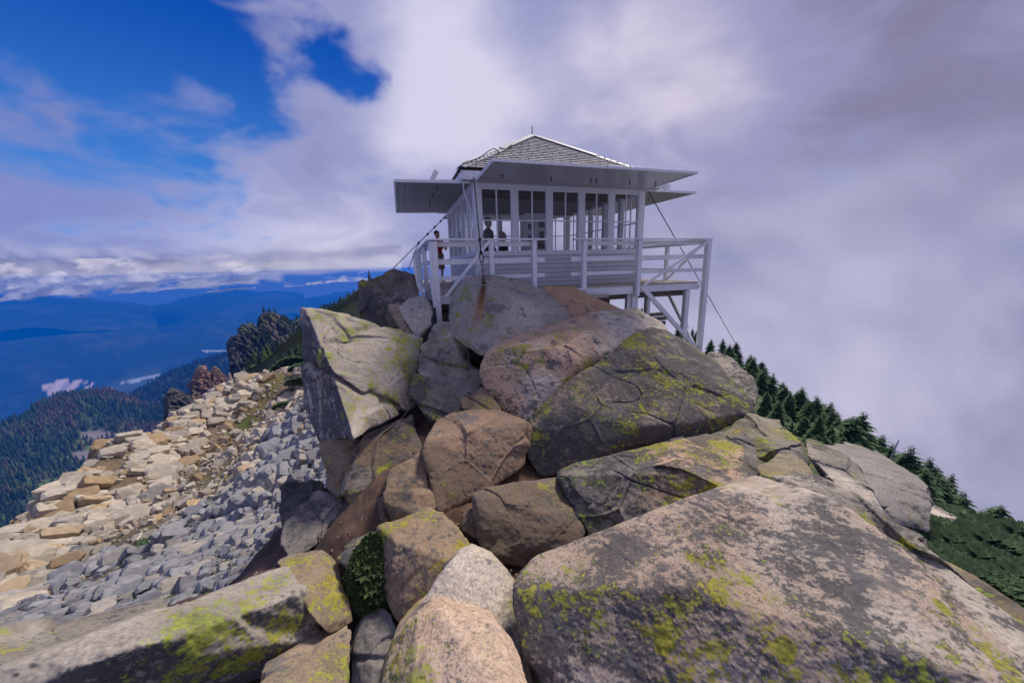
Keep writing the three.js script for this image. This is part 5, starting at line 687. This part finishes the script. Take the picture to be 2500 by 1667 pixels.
{
  const r = rng(64), tops = [[1737, 828, 40, 2.6], [1773, 828, 42, 3.4], [1794, 836, 45, 3.8], [1831, 863, 48, 4.6], [1845, 871, 46, 4.4], [1858, 884, 52, 4.4], [1872, 898, 40, 4.2], [1892, 914, 38, 4.4], [1908, 930, 44, 4.6], [1927, 943, 36, 4.4], [1943, 955, 44, 4.6], [1961, 948, 34, 5.0], [1978, 975, 42, 4.6], [1995, 968, 32, 5.2], [2006, 975, 40, 5], [2023, 986, 34, 5.0], [2036, 1004, 42, 5], [2048, 1008, 31, 4.6], [2064, 1030, 37, 4.6], [2082, 1020, 29, 4.4], [2098, 1008, 27, 5.4], [2115, 1060, 36, 4.4], [2131, 1054, 33, 4.6], [2147, 1074, 30, 4.4], [2160, 1064, 34, 5.4], [2178, 1086, 31, 4.6], [2196, 1104, 34, 4.6], [2222, 1118, 27, 3.6], [2245, 1100, 22, 4.4], [2262, 1142, 30, 3.6], [2286, 1142, 33, 5], [2300, 1152, 35, 5], [2316, 1168, 34, 5], [2330, 1178, 25, 4.0], [2346, 1196, 29, 4.2], [2364, 1208, 27, 4.2], [2384, 1240, 25, 3.4], [2403, 1238, 21, 3.2], [2422, 1256, 24, 3.2], [2440, 1248, 18, 2.6], [2457, 1241, 17, 3.0], [2480, 1290, 18, 2.6], [2502, 1305, 16, 2.6], [2360, 1262, 19, 2.4], [2395, 1290, 18, 2.4]];
  const rank = tops.map((_, i) => i).sort((a, b) => tops[a][0] - tops[b][0]);
  tops.forEach(([x, y, d, h], i) => { const p = at(x, y, d), g = h * 1.3; p.y -= g * 0.985; tree(i, p, g, 0.95 + 0.4 * r(), ORD[rank.indexOf(i)] + ' hemlock of the skyline row on the right slope, counted from the lookout', 'hemlocks along the foggy right slope'); });
  for (let i = 0; i < 75; i++) {                                         // second rank close behind the skyline
    const j = Math.floor(r() * (tops.length - 3)), [x, y, d, h] = tops[j], p = at(x + (r() - 0.5) * 36, y + 8 + 34 * r(), d * (0.92 + 0.2 * r())), hh = h * (0.95 + 0.5 * r()); p.y -= hh; tree(i + 5, p, hh, 0.9 + 0.5 * r(), 'dark hemlock in the rank close under the skyline of the right slope', 'hemlocks close under the skyline');
  }
  for (let i = 0; i < 120; i++) {                                        // lower ranks between the skyline trees and the rocks
    const q = r(), j = Math.floor(q * (tops.length - 3)), [x, y, d, h] = tops[j], k = 0.55 + 0.4 * r(), dd = d * k, p = at(x + (r() - 0.7) * 40, y + 30 + 75 * r() * (h / 4.4), dd), hh = (2.2 + 2.4 * r()) * (0.5 + 0.5 * k); p.y -= hh;
    tree(i + 3, p, hh, 0.95 + 0.4 * r(), 'dark hemlock in the lower ranks between the skyline trees and the boulders', 'hemlocks in the lower ranks of the right slope');
  }
  [[2300, 1262, 15, 1.6], [2350, 1285, 12, 1.5], [2395, 1300, 11, 1.7], [2430, 1292, 12, 2.0], [2465, 1315, 10, 1.8], [2495, 1330, 9.5, 1.8], [2280, 1275, 11, 0.9], [2420, 1350, 8, 1.0], [2480, 1370, 8, 1.2]].forEach(([x, y, d, h], i) => { const p = at(x, y, d); p.y -= h; tree(i + 2, p, h, 1.5, ORD[i] + ' of the stunted hemlocks rising from the shrubs at the right edge', 'stunted hemlocks at the right edge'); });
  const under = [[1560, 752, 62, 2.2], [1566, 750, 60, 2.6], [1584, 756, 64, 1.8], [1658, 788, 30, 1.7], [1664, 786, 34, 2.4], [1678, 783, 32, 2.6], [1692, 800, 30, 2.4], [1700, 806, 33, 2.2]];
  under.forEach(([x, y, d, h], i) => { const p = at(x, y, d); p.y -= h; tree(i + 1, p, h, 0.9, ORD[i] + ' from the left of the small hemlocks seen beneath the catwalk', 'hemlocks seen beneath the catwalk'); });
  const snag = thing('dead_snag', 'bare grey dead trunk leaning among the hemlocks', 'dead tree', at(2165, 1142, 24)); mesh('trunk', new THREE.CylinderGeometry(0.02, 0.05, 1.5, 7).translate(0, 0.75, 0).rotateZ(-0.35), new THREE.MeshStandardMaterial({ color: rgb(0.34, 0.32, 0.31), roughness: 1 }), snag);
}
// ground of the right slope under the trees
{
  const l = P3([[1737, 850, 44], [1870, 930, 46], [1960, 990, 40], [2098, 1080, 32], [2245, 1170, 25], [2364, 1270, 28], [2500, 1360, 16], [1900, 990, 26], [2050, 1060, 20], [2200, 1180, 15], [2330, 1300, 11], [2480, 1410, 9]]).map((p) => V3(p.x, p.y - 1.2, p.z)); l.push(V3(4, -3.4, 2), V3(5, -4, -6), V3(3, -9, -30), V3(12, -13, -45), V3(8, -3.8, 9), V3(14, -8.5, 12), V3(40, -22, 5), V3(45, -28, -25), V3(25, -19, -40));
  const f = field(l, 3); sheet('right_slope', 8, 100, 7.5, 62, 150, 110, (x, z) => Math.min(f(x, z), -2.2) + 0.3 * fbm(x * 0.3, 0, z * 0.3, 4), (x, y, z) => { const a = fbm(x * 0.5, 0, z * 0.5, 3), b = noise(x * 3, y * 3, z * 3); return mix3([0.03, 0.055, 0.018], [0.10, 0.105, 0.04], smooth(-0.3, 0.4, a + 0.4 * b)); });
}
// low shrubs: wind-cut mounds of needle sprays
function shrubGeo(seed, n, flat, leaf, tint) {
  const r = rng(seed), pos = [], col = [];
  for (let i = 0; i < n; i++) {
    const a = r() * 6.283, u = Math.sqrt(r()), x = Math.cos(a) * u, z = Math.sin(a) * u, top = Math.sqrt(Math.max(0, 1 - u * u)) * (0.75 + 0.45 * noise(x * 2.4 + seed, 0, z * 2.4)), y = top * flat * (0.5 + 0.5 * Math.pow(r(), 0.4)), b = a + (r() - 0.5) * 2.2, L = leaf * (0.7 + 0.6 * r()), up = 0.35 + 0.9 * r() * (1 - u * 0.6), w = L * 0.30;
    for (let s = 0; s < 3; s++) { const c = b + (s - 1) * 0.7, e = [x + Math.cos(c) * L, y + up * L - (s !== 1 ? L * 0.2 : 0), z + Math.sin(c) * L]; pos.push(x, y, z, x + Math.cos(c) * L * 0.55 - Math.sin(c) * w, y + up * L * 0.6, z + Math.sin(c) * L * 0.55 + Math.cos(c) * w, ...e, x, y, z, ...e, x + Math.cos(c) * L * 0.55 + Math.sin(c) * w, y + up * L * 0.52, z + Math.sin(c) * L * 0.55 - Math.cos(c) * w); const k = 0.55 + 0.8 * r(); for (let q = 0; q < 6; q++) col.push(tint[0] * k, tint[1] * k, tint[2] * k); }
  }
  return geom(pos, null, col);
}
const SHRUB = [1, 2, 3].map((s) => shrubGeo(s * 17, 1500, 0.7, 0.16, [0.036, 0.076, 0.026]));
function shrub(i, name, label, cat, p, s, h, group) { const t = thing(name, label, cat, p, group); mesh('foliage', SHRUB[i % 3], LEAF, t); mesh('stem', new THREE.CylinderGeometry(0.02, 0.05, 0.5, 6).translate(0, 0.1, 0), BARK, t); t.scale.set(s, h, s); t.rotation.y = i * 2.1; return t; }
[[2235, 1330, 5.2, 0.55], [2290, 1310, 6.2, 0.7], [2330, 1350, 5.4, 0.6], [2300, 1370, 4.7, 0.45], [2380, 1340, 6.4, 0.8], [2400, 1390, 5.2, 0.6], [2450, 1345, 7, 0.8], [2460, 1400, 5.6, 0.7], [2490, 1440, 5.0, 0.6], [2440, 1430, 4.5, 0.4], [2420, 1300, 9.5, 1.0], [2500, 1380, 7, 0.8], [2260, 1290, 7.5, 0.6], [2350, 1290, 9, 0.7], [2390, 1430, 4.3, 0.35], [2340, 1400, 4.5, 0.4], [2215, 1300, 6, 0.5], [2270, 1350, 5, 0.45], [2310, 1335, 5.8, 0.6], [2360, 1370, 5.3, 0.55], [2420, 1350, 6.2, 0.7], [2440, 1385, 5.8, 0.6], [2480, 1415, 5.4, 0.5], [2475, 1360, 7.5, 0.8], [2400, 1320, 7.5, 0.8], [2360, 1320, 7, 0.7], [2500, 1330, 9, 1]].forEach(([x, y, d, s], i) => { const p = at(x, y, d); p.y -= s * 0.5; shrub(i, 'krummholz_shrub', 'low dark green wind cut shrub among the rocks at the lower right', 'shrub', p, s, s * 0.9, 'wind cut shrubs at the lower right'); });
[[395, 1330, 27, 1.5, 1.5], [425, 1300, 28, 1.0, 1.4], [440, 1285, 29.5, 1.1, 1.3], [410, 1345, 26, 0.8, 0.7]].forEach(([x, y, d, s, h], i) => { const p = at(x, y, d); p.y -= 0.5; shrub(i, 'slope_shrub', ['dark bush at the lower end of the little clump on the broken slope', 'dark bush in the middle of the little clump on the broken slope', 'upper bush of the little clump on the broken slope', 'lowest small bush of the clump on the broken slope'][i], 'shrub', p, s, h); });
for (const [i, [x, y, d, s]] of [[75, 1300, 46, 1.6], [10, 1325, 43, 1.5], [245, 1165, 57, 1.4], [290, 1150, 59, 1.2], [640, 925, 83, 2.2], [668, 905, 84, 2.6], [690, 890, 86, 2.4], [715, 875, 84, 3.0], [735, 890, 78, 2.4], [722, 925, 66, 1.7], [690, 935, 70, 1.5], [600, 948, 79, 1.5], [735, 1000, 44, 1.2], [690, 985, 54, 1.2], [160, 1455, 33, 0.8], [40, 1450, 34, 1.2]].entries()) { const p = at(x, y, d); p.y -= s * 0.45; shrub(i, 'crest_shrub', i < 4 ? 'green bush rooted on the crest of the pale slope at the left' : i < 12 ? ORD[i - 4] + ' from the left of the bushes at the top of the pale slope' : 'small green tuft growing between stones of the pale slope', 'shrub', p, s, s * 0.8, i < 4 ? 'bushes on the left crest' : i < 12 ? 'bushes at the top of the slope' : 'green tufts between stones of the slope'); }
[[660, 885, 88, 3.2], [672, 870, 92, 3.6], [690, 862, 96, 4], [705, 850, 98, 4.4], [722, 838, 96, 4.6], [738, 826, 94, 4.8], [648, 905, 90, 2.6], [735, 850, 88, 4]].forEach(([x, y, d, h], i) => { const p = at(x, y, d); p.y -= h; tree(i + 2, p, h, 1.1, 'conifer at the head of the pale slope, left of the pointed slab', 'conifers at the head of the pale slope'); });
// fern-like heather in the cleft
{
  const t = thing('heather_plant', 'dark green heather hanging in the cleft beside the lichen covered boulder', 'plant', at(918, 1400, 2.42));
  const a = at(905, 1320, 2.6), b = at(915, 1480, 2.35), l = [];
  for (let i = 0; i < 13; i++) { const u = i / 12, p = a.clone().lerp(b, u).sub(t.position), s = 0.10 * (0.6 + 0.9 * Math.sin(u * 3.14)); l.push(shrubGeo(100 + i, 90, 0.8, 0.42, [0.032, 0.062, 0.012]).scale(s * 0.9, s, s * 0.9).rotateX(0.7).translate(p.x + 0.03 * Math.sin(i * 2), p.y, p.z + 0.03)); }
  mesh('foliage', mergeGeometries(l), LEAF, t);
  for (const [i, [x, y, d, s]] of [[845, 1355, 2.75, 0.03], [862, 1545, 2.35, 0.02], [905, 1305, 2.8, 0.03], [848, 1620, 2.15, 0.025]].entries()) { const g = thing('moss_tuft', ['tuft of green at the foot of the grey block by the fern', 'tiny tuft in the cleft under the blocky slab end', 'tuft on top of the gap above the heather', 'tuft low in the cleft at the bottom'][i], 'moss', at(x, y, d)); mesh('foliage', SHRUB[i % 3], LEAF, g); g.scale.setScalar(s); }
}
// the thin cord lying over the pointed slab
tag(mesh('cord', rod([at(1010, 980, 4.75), at(985, 1015, 4.6), at(950, 1045, 4.35), at(925, 1065, 4.15), at(919, 1100, 4.0), at(917, 1150, 3.75), at(920, 1190, 3.6)], 0.008, 6, 60), new THREE.MeshStandardMaterial({ color: rgb(0.2, 0.15, 0.12), roughness: 1 }), scene), 'thin brown cord hanging over the pedestal rock under the pointed slab', 'cord');
// ---------------------------------------------------------------- people
const SKIN = new THREE.MeshStandardMaterial({ color: rgb(0.42, 0.25, 0.18), roughness: 0.6 }); SKIN.name = 'skin';
const cloth = (n, r, g, b) => { const m = new THREE.MeshStandardMaterial({ color: rgb(r, g, b), roughness: 0.95 }); m.name = n; return m; };
function bodyField(bones, cell, k, mat) {                               // bones: [ax, ay, az, ra, bx, by, bz, rb]; one surface round them all
  const lo = V3(9, 9, 9), hi = V3(-9, -9, -9); for (const b of bones) { for (const [x, y, z, r] of [[b[0], b[1], b[2], b[3]], [b[4], b[5], b[6], b[7]]]) { lo.min(V3(x - r, y - r, z - r)); hi.max(V3(x + r, y + r, z + r)); } }
  const size = Math.max(hi.x - lo.x, hi.y - lo.y, hi.z - lo.z) * 1.12, c = lo.clone().add(hi).multiplyScalar(0.5), n = Math.ceil(size / cell) + 4;
  const mc = new MarchingCubes(n, mat, false, false, 400000), h = n / 2; mc.isolation = 0;
  for (let z = 0; z < n; z++) for (let y = 0; y < n; y++) for (let x = 0; x < n; x++) {
    const px = c.x + (x - h) / h * size / 2, py = c.y + (y - h) / h * size / 2, pz = c.z + (z - h) / h * size / 2; let s = 0;
    for (const b of bones) { const ux = b[4] - b[0], uy = b[5] - b[1], uz = b[6] - b[2], L = ux * ux + uy * uy + uz * uz || 1e-9, t = clamp(((px - b[0]) * ux + (py - b[1]) * uy + (pz - b[2]) * uz) / L), d = Math.hypot(px - b[0] - ux * t, py - b[1] - uy * t, pz - b[2] - uz * t) - mix(b[3], b[7], t); s += Math.exp(-d / k); }
    mc.field[x + y * n + z * n * n] = s > 0 ? k * Math.log(s) : -1;
  }
  mc.update(); const cnt = mc.count, g = new THREE.BufferGeometry(), P = new Float32Array(cnt * 3), N = new Float32Array(cnt * 3);
  for (let i = 0; i < cnt * 3; i += 3) for (let q = 0; q < 3; q++) { P[i + q] = [c.x, c.y, c.z][q] + mc.positionArray[i + q] * size / 2; N[i + q] = mc.normalArray[i + q]; }
  g.setAttribute('position', new THREE.BufferAttribute(P, 3)); const w = mergeVertices(g, 1e-5); w.computeVertexNormals(); return w;
}
// figure faces +z; pose gives the arms' elbows and hands, and the seat height if seated
function person(label, pos, turn, o) {
  const t = thing('person', label, 'person', pos); t.rotation.y = turn; const H = o.h / 1.75, hip = o.seated ? 0.46 : 0.9, sh = hip + 0.50, nk = hip + 0.58, hd = hip + 0.71;
  const legs = o.seated ? [[0.09, hip, 0, 0.085, 0.11, hip + 0.02, 0.42, 0.06, 0.11, 0.09, 0.42, 0.045], [-0.09, hip, 0, 0.085, -0.11, hip + 0.02, 0.42, 0.06, -0.11, 0.09, 0.42, 0.045]] : [[0.09, hip, 0, 0.088, 0.10, 0.49, 0.02, 0.058, 0.105, 0.09, -0.02, 0.042], [-0.09, hip, 0, 0.088, -0.10, 0.49, 0.05, 0.058, -0.10, 0.09, 0.02, 0.042]];
  const leg = legs.flatMap((l) => [[l[0], l[1], l[2], l[3], l[4], l[5], l[6], l[7]], [l[4], l[5], l[6], l[7], l[8], l[9], l[10], l[11]], [l[8], 0.05, l[10] - 0.03, 0.035, l[8], 0.035, l[10] + 0.14, 0.03]]);
  const arm = o.arms.flatMap(([s, ex, ey, ez, hx, hy, hz]) => { const a = [s * 0.185, sh - 0.02, 0], d = V3(hx - ex, hy - ey, hz - ez).normalize(), f = [[a[0], a[1], a[2], 0.05, ex, hip + ey, ez, 0.038], [ex, hip + ey, ez, 0.037, hx, hip + hy, hz, 0.026], [hx, hip + hy, hz, 0.028, hx + d.x * 0.06, hip + hy + d.y * 0.06, hz + d.z * 0.06, 0.03]]; for (let i = 0; i < 4; i++) f.push([hx + d.x * 0.06 + (i - 1.5) * 0.016, hip + hy + d.y * 0.06, hz + d.z * 0.06, 0.009, hx + d.x * 0.12 + (i - 1.5) * 0.018, hip + hy + d.y * 0.13, hz + d.z * 0.13 + 0.01, 0.007]); f.push([hx - s * 0.02, hip + hy, hz, 0.010, hx - s * 0.05, hip + hy + 0.04, hz + 0.02, 0.008]); return f; });
  const torso = [[0, hip, 0, 0.125, 0, hip + 0.22, 0.005, 0.118], [0, hip + 0.22, 0, 0.12, 0, sh - 0.08, 0, 0.125], [-0.14, sh - 0.05, 0, 0.072, 0.14, sh - 0.05, 0, 0.072]];
  const head = [[0, sh, 0, 0.058, 0, nk + 0.04, 0.01, 0.052], [0, hd, -0.005, 0.088, 0, hd + 0.045, -0.01, 0.088], [0, hd - 0.06, 0.03, 0.055, 0, hd + 0.02, 0.025, 0.072], [0, hd - 0.025, 0.085, 0.016, 0, hd + 0.015, 0.085, 0.011], [0.086, hd - 0.01, 0, 0.02, 0.088, hd + 0.02, -0.01, 0.02], [-0.086, hd - 0.01, 0, 0.02, -0.088, hd + 0.02, -0.01, 0.02], [-0.022, hd - 0.058, 0.08, 0.010, 0.022, hd - 0.058, 0.08, 0.010]];
  const put = (n, g, m) => mesh(n, g.scale(H, H, H), m, t);
  put('body', bodyField([...torso, ...head, ...arm, ...leg], 0.017, 0.012, SKIN), SKIN);
  const fat = (l, e) => l.map((b) => [b[0], b[1], b[2], b[3] + e, b[4], b[5], b[6], b[7] + e]);
  put('shirt', bodyField([...fat(torso, 0.022), ...o.arms.flatMap(([s, ex, ey, ez]) => [[s * 0.17, sh - 0.02, 0, 0.075, mix(s * 0.185, ex, 0.62), mix(sh, hip + ey, 0.62), ez * 0.62, 0.06]])], 0.018, 0.014, o.shirt), o.shirt);
  put('shorts', bodyField([[-0.08, hip - 0.01, 0, 0.128, 0.08, hip - 0.01, 0, 0.128], ...legs.map((l) => [l[0], l[1], l[2], l[3] + 0.03, mix(l[0], l[4], 0.95), mix(l[1], l[5], 0.95), mix(l[2], l[6], 0.95), l[7] + 0.045])], 0.02, 0.014, o.shorts), o.shorts);
  put('shoes', mergeGeometries(legs.map((l) => new THREE.SphereGeometry(1, 12, 8).scale(0.05, 0.042, 0.13).translate(l[8], 0.042, l[10] + 0.05))), cloth('shoe', 0.04, 0.04, 0.045));
  if (o.hair) put('hair', new THREE.SphereGeometry(0.097, 20, 12, 0, 6.283, 0, o.hair[3] || 1.5).rotateX(-0.35).translate(0, hd + 0.045, -0.014), cloth('hair', o.hair[0], o.hair[1], o.hair[2]));
  if (o.cap) put('cap', mergeGeometries([new THREE.SphereGeometry(0.105, 20, 12, 0, 6.283, 0, 1.5).translate(0, hd + 0.05, -0.01), new THREE.CylinderGeometry(0.085, 0.085, 0.012, 18).scale(1, 1, 1.1).translate(0, hd + 0.055, 0.095)]), cloth('cap', ...o.cap));
  if (o.strap) put('strap', bodyField([[0.10, sh + 0.035, -0.06, 0.03, 0.11, sh - 0.25, 0.13, 0.026], [-0.10, sh + 0.035, -0.06, 0.03, -0.11, sh - 0.25, 0.13, 0.026], [-0.16, sh + 0.01, -0.03, 0.045, 0.16, sh + 0.01, -0.03, 0.045]], 0.015, 0.01, o.strap), o.strap);
  return t;
}
person('person in a red shirt with teal shoulders standing on the left side of the catwalk', V3(-0.36, 0, -4.5), 2.2, { h: 1.68, arms: [[1, 0.27, 0.22, 0.12, 0.12, 0.34, 0.34], [-1, -0.27, 0.22, 0.12, -0.10, 0.32, 0.34]], shirt: cloth('red_shirt', 0.34, 0.025, 0.035), shorts: cloth('olive_shorts', 0.14, 0.11, 0.08), hair: [0.035, 0.03, 0.03], strap: cloth('teal_strap', 0.012, 0.17, 0.14) });
person('person in a dark cap and dark jacket standing inside behind the front left window', V3(0.70, 0, -1.7), 1.2, { h: 1.74, arms: [[1, 0.25, 0.25, 0.05, 0.2, 0.02, 0.15], [-1, -0.25, 0.25, 0.05, -0.2, 0.02, 0.15]], shirt: cloth('dark_jacket', 0.03, 0.035, 0.055), shorts: cloth('maroon_trousers', 0.07, 0.02, 0.025), cap: [0.02, 0.022, 0.03] });
person('bald person seated inside, seen in profile behind the front left window', V3(1.18, 0, -2.0), 1.5, { h: 1.9, seated: true, arms: [[1, 0.25, 0.25, 0.05, 0.2, 0.12, 0.3], [-1, -0.25, 0.25, 0.05, -0.2, 0.12, 0.3]], shirt: cloth('black_shirt', 0.012, 0.012, 0.016), shorts: cloth('black_trousers', 0.015, 0.015, 0.02) });
{ const s = thing('wooden_stool', 'stool under the seated bald person', 'stool', V3(1.18, 0, -2.0)); mesh('seat', G(-0.2, 0.2, 0.30, 0.345, -0.2, 0.2), PLANK, s); for (const [x, z] of [[-1, -1], [1, -1], [1, 1], [-1, 1]]) mesh('leg', G(x * 0.16 - 0.02, x * 0.16 + 0.02, 0, 0.299, z * 0.16 - 0.02, z * 0.16 + 0.02), PLANK, s); }
renderer.render(scene, camera);
